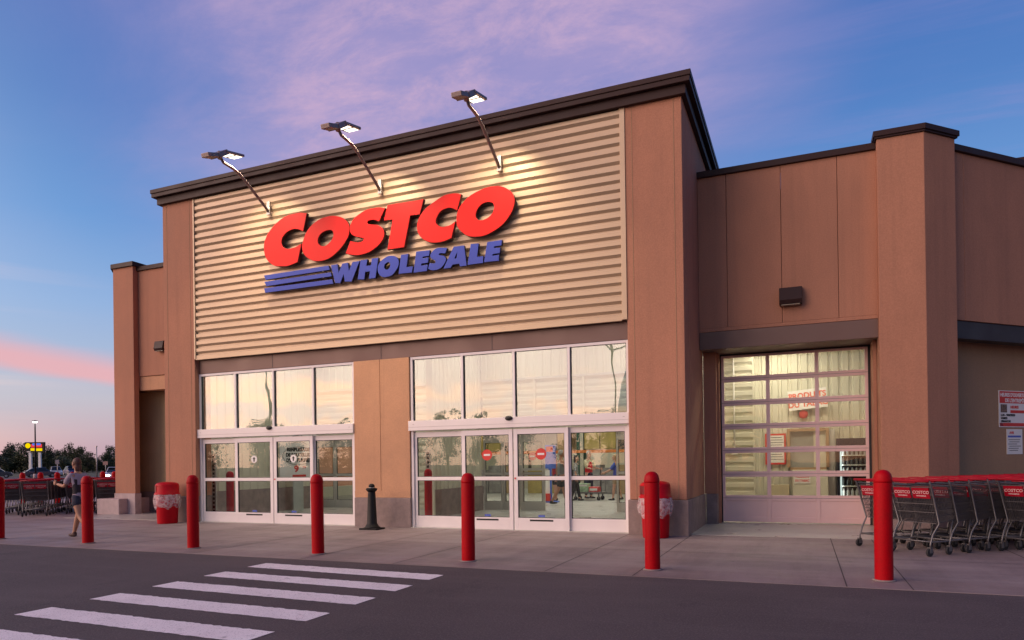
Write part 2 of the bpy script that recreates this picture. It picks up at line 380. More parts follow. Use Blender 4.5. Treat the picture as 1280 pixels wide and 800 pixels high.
def paint_material():
    m, nt, out = _nt('worn white road paint'); L = nt.links.new
    p = _n(nt, 'ShaderNodeBsdfPrincipled'); L(p.outputs[0], out.inputs[0]); p.inputs['Roughness'].default_value = .75
    co = _n(nt, 'ShaderNodeNewGeometry').outputs['Position']
    n1 = _n(nt, 'ShaderNodeTexNoise'); n1.inputs['Scale'].default_value = 1.6; n1.inputs['Detail'].default_value = 8; L(co, n1.inputs['Vector'])
    n2 = _n(nt, 'ShaderNodeTexNoise'); n2.inputs['Scale'].default_value = 75; n2.inputs['Detail'].default_value = 4; L(co, n2.inputs['Vector'])
    a = _n(nt, 'ShaderNodeMix', data_type='RGBA'); a.inputs[6].default_value = (.80, .72, .72, 1); a.inputs[7].default_value = (.95, .87, .87, 1)
    r1 = _n(nt, 'ShaderNodeMapRange'); r1.inputs[1].default_value = .3; r1.inputs[2].default_value = .7; L(n1.outputs[0], r1.inputs[0]); L(r1.outputs[0], a.inputs[0])
    b = _n(nt, 'ShaderNodeMix', data_type='RGBA'); b.inputs[7].default_value = (.2, .17, .175, 1)
    r2 = _n(nt, 'ShaderNodeMapRange'); r2.inputs[1].default_value = .58; r2.inputs[2].default_value = .70; r2.inputs[4].default_value = .8; L(n2.outputs[0], r2.inputs[0]); L(r2.outputs[0], b.inputs[0]); L(a.outputs[2], b.inputs[6])
    n3 = _n(nt, 'ShaderNodeTexNoise'); n3.inputs['Scale'].default_value = 5; n3.inputs['Detail'].default_value = 10; n3.inputs['Roughness'].default_value = .75; L(co, n3.inputs['Vector'])
    d = _n(nt, 'ShaderNodeMix', data_type='RGBA'); d.inputs[7].default_value = (.24, .205, .21, 1)
    r3 = _n(nt, 'ShaderNodeMapRange'); r3.inputs[1].default_value = .56; r3.inputs[2].default_value = .70; r3.inputs[4].default_value = .7; L(n3.outputs[0], r3.inputs[0]); L(r3.outputs[0], d.inputs[0]); L(b.outputs[2], d.inputs[6])
    L(d.outputs[2], p.inputs['Base Color'])
    return m
# ================================================================ setting
AL = 60
g = MB(); g.add([(-420, -300, 0), (300, -300, 0), (300, 420, 0), (-420, 420, 0)], [(0, 1, 2, 3)])
asphalt = tag(g.build('asphalt_ground', asphalt_material()), kind='structure')
g = MB(); g.prism([(-31, 8.32), (16, 8.32), (16, 30), (-31, 30)], -.05, .004)
sidewalk = tag(g.build('sidewalk', sidewalk_material()), kind='structure')
WL['sidewalk'] = (0, 0, 0)
JOINT = mat('concrete joint', (.085, .065, .065), .95, var=.25, vscale=6)
for x in (-27.6, -25.3, -23.0, -20.7, -18.3, -16.0, -13.7, -11.4, -9.1, -6.9, -5.3, -3.05, -1.92, .42, 1.05, 2.75, 5.1, 7.4):
    y1 = 13.02 if -15 < x < -2 else 14.7
    j = MB(); j.add([(x - .007, 8.325, .0065), (x + .007, 8.325, .0065), (x + .007, y1, .0065), (x - .007, y1, .0065)], [(0, 1, 2, 3)])
    j.build('control_joint', JOINT, sidewalk)
for y in (10.72,):
    j = MB(); j.add([(-31, y - .006, .0078), (16, y - .006, .0078), (16, y + .006, .0078), (-31, y + .006, .0078)], [(0, 1, 2, 3)])
    j.build('control_joint', JOINT, sidewalk)
# interior floor sits inside the shell
g = MB(); g.prism([(-19.2, 13.22), (2.2, 13.22), (2.2, 34), (-19.2, 34)], -.03, .012)
tag(g.build('interior_floor', INFLOOR), kind='structure')
# grass verge far across the lot
GRASS = mat('dry grass verge', (.055, .06, .03), .95, var=.3, vscale=.15)
g = MB(); g.prism([(-420, 90), (-110, 78), (-95, 130), (-70, 420), (-420, 420)], -.05, .02)
tag(g.build('grass_verge', GRASS), kind='structure')
# zebra crossing: six painted bars
PAINT = paint_material()
bars = [(-7.10, 7.84, -4.15, 7.69, .40)]
y = 7.84
for k in range(7):
    yl = 7.84 - .79 * k; yr = 7.685 - .765 * k
    xl, xr = -7.10 + .025 * k, -4.15 + .01 * k
    n = 60; w = .375 - .004 * k
    top = [(xl + (xr - xl) * i / n, yl + (yr - yl) * i / n + random.uniform(-.012, .012)) for i in range(n + 1)]
    bot = [(xl + (xr - xl) * i / n, yl + (yr - yl) * i / n - w + random.uniform(-.008, .008)) for i in range(n + 1)]
    j = MB()
    vs = [(a, b, .004) for a, b in top] + [(a, b, .004) for a, b in bot]
    j.add(vs, [(i, n + 1 + i, n + 2 + i, i + 1) for i in range(n)])
    tag(j.build('crosswalk_stripe', PAINT), kind='structure')

# ================================================================ the store
FY = 13.03
B = thing('store_building', 'low tan stucco warehouse store with a tall ribbed metal entrance block and glass doors', 'building', (-8.5, FY, 0))
def part(name, mb, m, bevel=0., parent=None): return mb.build(name, m, parent or B, bevel=bevel)
X0, X1, TOP = -15.04, -1.97, 8.10
# corner piers of the entrance block
for a, b in ((X0, -14.0), (-3.03, X1)):
    part('pier', MB().box(a, b, FY, FY + .5, .66, TOP), STUCCO, .012)
    part('stone_base', MB().box(a - .03, b + .03 if b > -3 else b, FY - .04, FY + .5, -.02, .655), STONE, .01)
# thin vertical reveal lines on the pier faces
for x in (-14.9, -14.12, -2.9, -2.12):
    part('control_line', MB().box(x - .006, x + .006, FY - .004, FY + .01, .67, TOP - .02), RECESS)
# side walls of the block
part('side_wall', MB().box(X0, X0 + .25, FY + .5, 24, .66, TOP), STUCCO)
part('side_wall', MB().box(X1 - .25, X1, FY + .5, 15.5, .66, TOP), STUCCO)
part('side_wall', MB().box(X1 - .25, X1, 15.5, 24, 3.9, TOP), STUCCO)
part('stone_base', MB().box(X1 - .25, X1 + .03, FY + .502, 15.46, -.02, .655), STONE, .01)
part('roof_deck', MB().box(X0 + .25, X1 - .25, FY + .5, 24, 7.75, 7.9), CAPMETAL)
# cornice: three stepped tiers wrapping three sides
def ring(o, z0, z1, y_end=24.1):
    mb = MB(); t = .30
    mb.box(X0 - o, X1 + o, FY - o, FY - o + t, z0, z1)
    mb.box(X0 - o, X0 - o + t, FY - o + t, y_end, z0, z1)
    mb.box(X1 + o - t, X1 + o, FY - o + t, y_end, z0, z1)
    return mb
co = part('cornice', ring(.20, 8.35, 8.45), CAPMETAL, .008)
part('fascia_band', ring(.18, 8.255, 8.35), CAPMETAL, .006, parent=co)
part('fascia_band', ring(.09, 8.085, 8.255), CAPMETAL, .006, parent=co)
for x in (-12.2, -9.1, -6.0):
    part('seam', MB().box(x - .004, x + .004, FY - .0925, FY - .08, 8.09, 8.25), GASKET, parent=co)
# ribbed metal sign panel
mp_ = part('ribbed_panel', corr_mb(-13.97, -3.06, 4.085, 8.09, .1775, .042, FY + .0), RIBMETAL)
part('panel_backing', MB().box(-13.99, -3.04, FY + .06, FY + .3, 4.075, 8.09), BEAM, parent=mp_)
for a, b in ((-14.0, -13.955), (-3.13, -3.03)):
    part('panel_trim', MB().box(a, b, FY - .018, FY + .055, 4.075, 8.09), RIBMETAL, .004, parent=mp_)
part('panel_trim', MB().box(-13.955, -3.13, FY - .012, FY + .055, 4.055, 4.083), RIBMETAL, .004, parent=mp_)
rv = MB()
for xx in [-13.6 + 1.0 * i for i in range(11)]:
    for k in range(0, 22, 2):
        zz = 4.085 + .1775 * k + .045
        rv.box(xx - .006, xx + .006, FY - .005, FY, zz - .006, zz + .006)
part('panel_screw', rv, GALV, parent=mp_)
# header beam over the doors
hb = part('header_beam', MB().box(-13.98, -3.035, FY + .12, FY + .3, 3.715, 4.07), BEAM, .006)
for x in (-11.65, -8.6, -5.9):
    part('seam', MB().box(x - .005, x + .005, FY + .1165, FY + .125, 3.72, 4.07), DARKBEAM, parent=hb)
# centre pier between the two door banks
for a, b in ((-9.315, -8.626), (-8.618, -7.875)):
    part('pier_panel', MB().box(a, b, FY + .085, FY + .3, .655, 3.712), STUCCO2, .006)
part('pier_panel', MB().box(-9.315, -7.875, FY + .078, FY + .085, .655, .80), STUCCO2, .003)
part('stone_base', MB().box(-9.315, -7.86, FY + .06, FY + .3, -.02, .652), STONE, .01)

# ---- glazed door banks
DY = FY + .12
def mullion(mb, x, z0, z1, w=.035): mb.box(x - w, x + w, DY, DY + .09, z0, z1)
def round_sticker(x, z, y, r, m_disc, parent, kind):
    n = 24
    mb = MB(); mb.extr([(x + r * math.cos(2 * math.pi * k / n), y, z + r * math.sin(2 * math.pi * k / n)) for k in range(n)], (0, -.003, 0))
    st = mb.build('arrow_sticker' if kind == 'arrow' else 'no_entry_sticker', [m_disc, INKBLACK if kind == 'arrow' else PAPER], parent)
    mk = MB(); mk.cur = 1; q = r * .62; yy = y - .0035
    if kind == 'arrow':
        mk.extr([(x, yy, z + q), (x - q * .75, yy, z + q * .1), (x - q * .32, yy, z + q * .1), (x - q * .32, yy, z - q), (x + q * .32, yy, z - q), (x + q * .32, yy, z + q * .1), (x + q * .75, yy, z + q * .1)], (0, -.002, 0))
    else:
        mk.box(x - q, x + q, yy - .002, yy, z - q * .28, z + q * .28)
    b = len(st.data.vertices)
    bm = bmesh.new(); bm.from_mesh(st.data)
    ox, oy, oz = WL[parent.name]
    nv = [bm.verts.new((a - ox, c - oy, d - oz)) for a, c, d in mk.v]
    for f in mk.f:
        fc = bm.faces.new([nv[i] for i in f]); fc.material_index = 1
    bm.to_mesh(st.data); bm.free()
    return st
def door_leaf(x0, x1, y, kind=None, name='sliding_door', fm=WHITE, gm=GLASS, sgn=1, zt=2.075):
    """stile-and-rail leaf with two lights"""
    st = .06 if kind is None else .085
    mb = MB(); t = .05
    mb.box(x0, x0 + st, y, y + t, .02, zt); mb.box(x1 - st, x1, y, y + t, .02, zt)
    mb.box(x0 + st, x1 - st, y, y + t, 1.965, zt); mb.box(x0 + st, x1 - st, y, y + t, 1.03, 1.105); mb.box(x0 + st, x1 - st, y, y + t, .02, .265)
    d = part(name, mb, fm, .004)
    for z0, z1 in ((.265, 1.03), (1.105, 1.965)):
        gk = MB()
        for a, b, c, e in ((x0 + st, x0 + st + .012, z0, z1), (x1 - st - .012, x1 - st, z0, z1)): gk.box(a, b, y + .008, y + t - .008, c, e)
        gk.box(x0 + st + .012, x1 - st - .012, y + .008, y + t - .008, z0, z0 + .01); gk.box(x0 + st + .012, x1 - st - .012, y + .008, y + t - .008, z1 - .01, z1)
        part('glazing_gasket', gk, GASKET, parent=d)
        part('glass_pane', MB().box(x0 + st + .01, x1 - st - .01, y + .02, y + .028, z0 + .008, z1 - .008), gm, parent=d)
    xc = (x0 + x1) / 2
    if kind:
        round_sticker(xc, 1.555, y + .018, .092 if kind == 'arrow' else .115, PAPER if kind == 'arrow' else INKRED, d, kind)
        if fm is WHITE:
            part('label_sticker', MB().box(xc - .07, xc + .07, y + .014, y + .018, .285, .325), INKBLUE, parent=d)
            lb = MB(); lb.box(xc - .25, xc + .25, y - .003, y, .20, .235)
            lb = part('safety_label', lb, INKBLACK, parent=d)
    return d
def door_bank(xa, xb, xs, win, kind):
    fr = MB()
    fr.box(xa, xa + .055, DY, DY + .10, .02, 3.71); fr.box(xb - .055, xb, DY, DY + .10, .02, 3.71)
    fr.box(xa + .055, xb - .055, DY, DY + .10, 3.655, 3.71)
    for x in win: fr.box(x - .028, x + .028, DY, DY + .10, 2.32, 3.655)
    fr.box(xa + .055, xb - .055, DY + .1, DY + .16, .0, .025)
    wf = part('window_frame', fr, WHITE, .004)
    edges = [xa + .055] + [v for x in win for v in (x - .028, x + .028)] + [xb - .055]
    for i in range(0, len(edges), 2):
        a, b = edges[i], edges[i + 1]
        gk = MB(); gk.box(a, a + .02, DY + .03, DY + .07, 2.33, 3.655); gk.box(b - .012, b, DY + .03, DY + .07, 2.33, 3.655)
        part('glazing_gasket', gk, GASKET, parent=wf)
        part('window_pane', MB().box(a + .01, b - .01, DY + .045, DY + .057, 2.31, 3.655), GLASS_HI, parent=wf)
    op = part('door_operator_box', MB().box(xa - .03, xb, DY - .07, DY + .12, 2.105, 2.32), WHITE, .008)
    part('operator_seam', MB().box(xa - .02, xb - .01, DY - .0725, DY - .068, 2.18, 2.186), GREYALU, parent=op)
    xm = (xs[1] + xs[2]) / 2 + (xs[2] - xs[1]) * .43
    xm = xs[2] - .06
    sp = part('motion_sensor', MB().ell((xm, DY - .08, 2.295), (.085, .05, .05)), GASKET, parent=op)
    for lo in (xa + .1, xb - .1):
        part('fixing_screw', MB().box(lo - .02, lo + .02, DY - .073, DY - .068, 2.235, 2.245), GREYALU, parent=op)
    door_leaf(xs[0], xs[1] + .03, DY + .045, None, 'side_light')
    door_leaf(xs[1], xs[2] - .012, DY - .02, kind)
    door_leaf(xs[2] + .012, xs[3], DY - .02, kind)
    door_leaf(xs[3] - .03, xs[4], DY + .045, None, 'side_light')
    part('door_threshold', MB().box(xa, xb, DY - .06, DY + .2, -.01, .02), GREYALU)
    part('push_button', MB().box(xs[2] + .03, xs[2] + .06, DY - .032, DY - .018, 1.05, 1.085), INKRED)
door_bank(-13.995, -9.325, (-13.935, -12.83, -11.645, -10.485, -9.375), (-12.82, -11.65, -10.48), 'arrow')
door_bank(-7.86, -3.04, (-7.80, -6.63, -5.455, -4.27, -3.095), (-6.61, -5.43, -4.25), 'stop')

# ---- low wings
WY, WT = 15.0, 7.28
for a, b in ((-1.965, -1.394), (-1.386, -.344), (-.336, .686), (.694, 1.37)):
    part('wall_panel', MB().box(a, b, WY, WY + .3, 4.13, WT), STUCCO, .006)
part('wall_band', MB().box(-1.965, 1.37, WY - .004, WY + .3, 4.055, 4.128), STUCCO, .004)
part('parapet_cap', MB().box(-1.99, 1.36, WY - .06, WY + .4, WT, 7.405), CAPMETAL, .006)
part('lintel_beam', MB().box(-1.965, 1.37, WY + .0, WY + .3, 3.69, 4.05), BEAM, .006)
part('soffit', MB().box(-1.965, 1.5, WY + .3, 15.95, 3.70, 3.75), BEAM)
part('recess_wall', MB().box(-1.965, -1.70, 15.5, 15.7, .66, 3.7), STUCCO)
part('stone_base', MB().box(-1.94, -1.70, 15.47, 15.7, -.02, .655), STONE, .01)
part('door_jamb', MB().box(-1.72, -1.66, 15.7, 16.02, 0, 3.7), STUCCO)
part('door_jamb', MB().box(1.30, 1.36, 15.4, 16.02, 0, 3.7), STUCCO)
# glazed sectional garage door, seven sections of three lights
GY = 15.95
gx = (-1.635, 1.255); cols = (gx[0], -.675, .292, gx[1]); gz0, gz1, nrow = .03, 3.665, 7
mb = MB(); hrow = (gz1 - gz0) / nrow
for i, x in enumerate(cols):
    mb.box(x - (.0 if i == 0 else .038 if i < 3 else .06), x + (.06 if i == 0 else .038 if i < 3 else 0), GY, GY + .05, gz0, gz1)
for r in range(nrow + 1):
    z = gz0 + hrow * r
    za, zb = (z, z + .11) if r == 0 else (z - .06, z + .06) if r < nrow else (z - .05, z)
    for c in range(3):
        a = cols[c] + (.06 if c == 0 else .038); b = cols[c + 1] - (.038 if c < 2 else .06)
        mb.box(a, b, GY, GY + .05, za, zb)
gd = part('garage_door', mb, PINKALU, .005)
for r in range(1, nrow):
    part('section_joint', MB().box(gx[0] + .005, gx[1] - .005, GY - .0015, GY + .004, gz0 + hrow * r - .003, gz0 + hrow * r + .003), GASKET, parent=gd)
for r in range(nrow):
    for c in range(3):
        a = cols[c] + (.06 if c == 0 else .038); b = cols[c + 1] - (.038 if c < 2 else .06)
        za = gz0 + hrow * r + (.11 if r == 0 else .06); zb = gz0 + hrow * (r + 1) - (.06 if r < nrow - 1 else .05)
        if r == 0: part('solid_panel', MB().box(a - .01, b + .01, GY + .018, GY + .035, za - .01, zb + .01), PINKALU, parent=gd)
        else: part('glass_pane', MB().box(a - .01, b + .01, GY + .02, GY + .03, za - .01, zb + .01), GLASSG, parent=gd)
gk = MB(); gk.box(gx[0] - .028, gx[0], GY, GY + .06, 0, 3.7); gk.box(gx[1], gx[1] + .045, GY, GY + .06, 0, 3.7); gk.box(gx[0], gx[1], GY, GY + .06, 3.668, 3.7)
part('door_seal', gk, GASKET)

# chamfered corner tower and the 45 degree wall beyond it
q = math.sqrt(.5)
def p45(s, o): return (2.14 + q * s - q * o, 14.8 + q * s + q * o)
part('corner_tower', MB().prism([(1.365, 14.8), (2.14, 14.8), p45(.835, 0), p45(.835, .9), (1.365, 16.0)], .5, 7.395), STUCCO, .008)
part('stone_base', MB().prism([(1.345, 14.775), (2.15, 14.775), (2.15 + q * .86, 14.775 + q * .86), p45(.86, .9), (1.345, 16.0)], -.02, .5), STONE, .01)
def inset(o): return [(1.365 - o, 14.8 - o), (2.14 + o * .414, 14.8 - o), (p45(.835 + o, -o)), p45(.835 + o, 1.0), (1.365 - o, 15.9)]
part('tower_cap', MB().prism(inset(.06), 7.43, 7.535), CAPMETAL, .006)
part('tower_cap_band', MB().prism(inset(.035), 7.395, 7.43), CAPMETAL, .004)
def w45(name, m, s0, s1, o0, o1, z0, z1, bev=0.):
    return part(name, MB().prism([p45(s0, o0), p45(s1, o0), p45(s1, o1), p45(s0, o1)], z0, z1), m, bev)
for a, b in ((.836, 1.35), (1.358, 3.3), (3.308, 5.2), (5.208, 7.2), (7.208, 9.2)):
    w45('wall_panel', STUCCO, a, b, .2, .5, 4.03, WT, .006)
w45('parapet_cap', CAPMETAL, .80, 9.2, .14, .6, WT, 7.405, .006)
w45('lintel_beam', DARKBEAM, .836, 9.2, .23, .5, 3.68, 4.025, .006)
w45('soffit', RECESS, .836, 9.2, .5, .66, 3.70, 3.75)
w45('recess_wall', RECESS, .836, 9.2, .65, .9, .0, 3.7)
# left wing, its tower and the recess beside the entrance block
for a, b in ((-18.36, -17.0), (-16.992, -15.6), (-15.592, -15.045)):
    part('wall_panel', MB().box(a, b, WY, WY + .3, 4.12, WT), STUCCO, .006)
part('parapet_cap', MB().box(-18.36, -15.045, WY - .06, WY + .4, WT, 7.405), CAPMETAL, .006)
part('lintel_beam', MB().box(-18.36, -15.045, WY + .03, WY + .3, 3.70, 4.11), STUCCO2, .006)
part('soffit', MB().box(-18.36, -15.045, WY + .3, 15.75, 3.72, 3.76), BEAM)
part('recess_wall', MB().box(-19.6, -17.35, 15.62, 15.85, .64, 3.72), mat('olive recess paint', (.50, .355, .20), .85, var=.1, vscale=1.2, streak=.25, dirtcol=(.15, .1, .06)))
part('recess_joint', MB().box(-17.36, -17.30, 15.60, 15.625, .64, 3.72), BEAM)
part('recess_wall', corr_mb(-17.35, -15.04, .64, 3.72, .2, .03, 15.62, horizontal=False), INWALL)
part('recess_backing', MB().box(-17.35, -15.04, 15.66, 15.85, .64, 3.72), RECESS)
part('stone_base', MB().box(-19.6, -15.04, 15.55, 15.85, -.02, .64), STONE, .01)
part('corner_tower', MB().prism([(-18.36, 14.83), (-18.36, 15.0), (-19.36, 15.0), (-19.2, 14.83)], .62, 7.40), STUCCO, .008)
part('stone_base', MB().prism([(-18.34, 14.8), (-18.34, 15.02), (-19.40, 15.02), (-19.21, 14.8)], -.02, .62), CONC, .008)
part('corner_tower', MB().prism([(-18.362, 15.302), (-18.362, 15.9), (-20.1, 16.6), (-19.66, 15.302)], 3.77, 7.399), STUCCO, .008)
part('corner_tower', MB().prism([(-19.36, 15.002), (-18.37, 15.002), (-18.37, 15.30), (-19.655, 15.30)], 3.77, 7.398), STUCCO)
part('outer_wall', MB().prism([(-19.365, 15.005), (-19.25, 15.12), (-20.5, 16.4), (-20.6, 16.25)], 0, 3.768), STUCCO)
part('tower_cap', MB().prism([(-18.30, 14.77), (-18.30, 15.4), (-20.2, 16.6), (-19.86, 15.4), (-19.23, 14.77)], 7.40, 7.535), CAPMETAL, .006)
part('curb_block', MB().box(-19.58, -18.64, 14.50, 15.55, -.02, .47), CONC, .02)
# rest of the warehouse shell
def l45(s, o): return (-19.5 - q * s, 15.2 + q * s + o)
part('outer_wall', MB().prism([l45(.5, 0), l45(9, 0), l45(9, .4), l45(.5, .4)], 0, WT), STUCCO)
part('outer_wall', MB().box(-26.0, -25.7, 21.8, 70, 0, WT), STUCCO)
part('outer_wall', MB().box(8.6, 8.9, 21.5, 70, 0, WT), STUCCO)
part('outer_wall', MB().box(-26, 8.9, 70, 70.3, 0, WT), STUCCO)
part('roof_deck', MB().prism([(-18.4, 15.4), (1.4, 15.4), (2.6, 15.9), (8.5, 21.7), (8.5, 70), (-25.6, 70), (-25.6, 21.8), (-19.6, 15.8)], 6.75, 6.95), CAPMETAL)
hp = part('raised_parapet', MB().box(4.95, 18.0, 22.0, 30.0, 6.6, 8.98), RIBMETAL)
part('parapet_cap', MB().box(4.85, 18.1, 21.9, 30.1, 8.98, 9.17), CAPMETAL, parent=hp)

# ---- rooms one sees into
CZ = 5.2
part('interior_wall', corr_mb(13.55, 18.5, .72, CZ, .30, .03, -14.70, horizontal=False, axis='y'), INWALL)
part('interior_stone_base', MB().box(-14.79, -14.64, 13.55, 18.5, .0, .72), STONE)
part('interior_backing', MB().box(-14.785, -14.735, 13.55, 18.5, .72, CZ), INCEIL)
part('interior_wall', corr_mb(15.6, 18.5, .72, CZ, .22, .03, -8.70, horizontal=False, axis='y'), INWALL)
part('interior_backing', MB().box(-8.82, -8.74, 15.6, 18.5, 0, CZ), INCEIL)
part('interior_stone_base', MB().box(-8.74, -8.64, 15.6, 18.5, 0, .72), STONE)
part('interior_wall', MB().box(-8.82, -8.64, 15.52, 15.6, 0, CZ), INWALL)
# back wall of the lobby: ribbed above the inner doors, smooth ribs over it
for a, b in ((-14.70, -8.82), (-8.64, -2.25)):
    part('interior_wall', corr_mb(a, b, 2.34, 3.78, .20, .03, 18.5), INWALL)
    part('interior_wall', corr_mb(a, b, 3.78, CZ, .25, .03, 18.46, horizontal=False), INWALL)
    part('interior_backing', MB().box(a, b, 18.54, 18.7, 2.34, CZ), INCEIL)
    part('interior_beam', MB().box(a, b, 18.42, 18.5, 3.74, 3.80), GREYALU)
for x in (-7.0, -5.55, -4.2): part('interior_mullion', MB().box(x - .03, x + .03, 18.44, 18.5, 2.34, 3.74), INWALL)
part('interior_wall', corr_mb(-13.1, -10.4, .0, 2.34, .20, .03, 18.5), INWALL)
part('interior_wall', corr_mb(-9.5, -8.82, .0, 2.34, .20, .03, 18.5), INWALL)
part('interior_backing', MB().box(-13.1, -10.4, 18.54, 18.7, 0, 2.34), INCEIL)
part('interior_backing', MB().box(-9.5, -8.82, 18.54, 18.7, 0, 2.34), INCEIL)
part('interior_wall', MB().box(-3.45, -2.25, 18.5, 18.7, 0, 2.34), INWALL)
part('lobby_ceiling', MB().box(-14.9, -2.22, 13.34, 18.7, CZ, CZ + .1), INCEIL)
part('lobby_front_wall', MB().box(-14.9, -2.22, FY + .32, FY + .42, 4.2, CZ), INCEIL)
GLASSI = glass('inner door glass', (.95, .97, .95), 1.45, 1.0)
for a, b, k in ((-14.6, -13.9, None), (-13.88, -13.1, None), (-10.38, -9.52, None), (-8.62, -8.0, None), (-7.99, -7.48, None), (-7.46, -6.72, 'stop'), (-4.66, -3.95, None), (-3.93, -3.46, None)):
    door_leaf(a, b, 18.48, k, 'inner_door', GREYALU, GLASSI, zt=2.2)
for x in (-7.49, -4.64):
    pass
part('inner_door_header', MB().box(-8.62, -3.45, 18.44, 18.6, 2.21, 2.34), GREYALU)
part('inner_door_header', MB().box(-14.8, -13.1, 18.44, 18.6, 2.21, 2.34), GREYALU)
part('push_bar', MB().box(-7.40, -6.76, 18.40, 18.43, 1.15, 1.22), GREYALU)
# store hall behind
part('hall_ceiling', MB().box(-19, -2.2, 18.7, 34, 6.3, 6.4), INCEIL)
part('hall_wall', MB().box(-19, -2.2, 33.6, 33.8, 0, 6.3), INWALL)
part('hall_wall', MB().box(-19.1, -19, 15.9, 33.8, 0, 6.3), INWALL)
part('hall_wall', MB().box(-2.2, -2.1, 16.0, 33.8, 0, 6.3), INWALL)
part('hall_wall', MB().box(-19, -14.9, 15.9, 16.0, 0, 6.3), INWALL)
part('hall_bulkhead', MB().box(-14.9, -2.2, 18.7, 18.75, CZ + .1, 6.3), INWALL)
# garage bay
part('bay_wall', corr_mb(-1.2, 2.2, 0, 4.4, .24, .035, 19.6, horizontal=False), INWALL)
part('bay_wall', corr_mb(-2.05, -1.2, 0, 4.4, .22, .05, 19.3), INWALL)
part('bay_wall', MB().box(-1.2, -1.16, 19.3, 19.64, 0, 4.4), INWALL)
part('bay_backing', MB().box(-2.09, 2.3, 19.66, 19.8, 0, 4.4), INCEIL)
part('bay_wall', MB().box(2.2, 2.3, 16.05, 19.7, 0, 4.4), INWALL)
part('bay_ceiling', MB().box(-2.09, 2.3, 16.02, 19.8, 4.4, 4.5), INCEIL)
part('bay_front_wall', MB().box(-2.09, 2.3, 16.02, 16.1, 3.72, 4.4), INCEIL)
part('pass_window_frame', MB().box(-.37, -.30, 19.40, 19.60, 1.16, 2.16).box(.55, .62, 19.40, 19.60, 1.16, 2.16).box(-.30, .55, 19.40, 19.60, 2.09, 2.16).box(-.30, .55, 19.36, 19.60, 1.10, 1.16), mat('tan counter timber', (.36, .22, .12), .6))
part('pass_window_opening', MB().box(-.30, .55, 19.55, 19.59, 1.16, 2.09), mat('dim room', (.33, .33, .30), .6))
part('pass_window_shutter', MB().box(.26, .55, 19.50, 19.54, 1.16, 2.09), INWALL)
part('service_counter', MB().box(-.25, .58, 19.15, 19.58, 0, 1.10), INWALL, .01)
part('bay_door', MB().box(.60, .76, 19.45, 19.59, 0, 2.12), GREYALU, .006)
part('conduit', MB().tube([(-1.66, 19.25, 1.66), (-1.66, 19.25, 4.4)], .022), PAPER)
part('switch_box', MB().box(-1.73, -1.59, 19.19, 19.29, 1.52, 1.66), PAPER, .004)
# ceiling luminaires of the lit rooms
TUBE = emit('fluorescent tube lit', (1., .97, .88), 5.)
def luminaire(x, y, z, w, d, power, col=(1., .97, .86)):
    f = part('ceiling_light', MB().box(x - w / 2, x + w / 2, y - d / 2, y + d / 2, z - .06, z - .005), PAPER, .004)
    part('light_diffuser', MB().box(x - w / 2 + .02, x + w / 2 - .02, y - d / 2 + .02, y + d / 2 - .02, z - .075, z - .061), TUBE, parent=f)
    l = bpy.data.lights.new('ceiling_lamp', 'AREA'); l.shape = 'RECTANGLE'; l.size = w; l.size_y = d; l.energy = power; l.color = col
    o = bpy.data.objects.new('ceiling_lamp', l); COL.objects.link(o); o.location = (x, y, z - .09)
for x, y in ((-13, 15.0), (-13, 17.2), (-10.6, 15.0), (-10.6, 17.2), (-7.3, 15.0), (-7.3, 17.2), (-4.2, 15.0), (-4.2, 17.2)): luminaire(x, y, CZ, 1.2, .3, LOBBY_W)
for x in (-12.5, -8.5, -5.0):
    for y in (21.0, 25.5, 30.0): luminaire(x, y, 6.3, 1.2, .4, HALL_W)
for x, y in ((-.9, 17.2), (.9, 17.2), (-.6, 18.8)): luminaire(x, y, 4.4, 1.2, .3, BAY_W, (1., .93, .76))
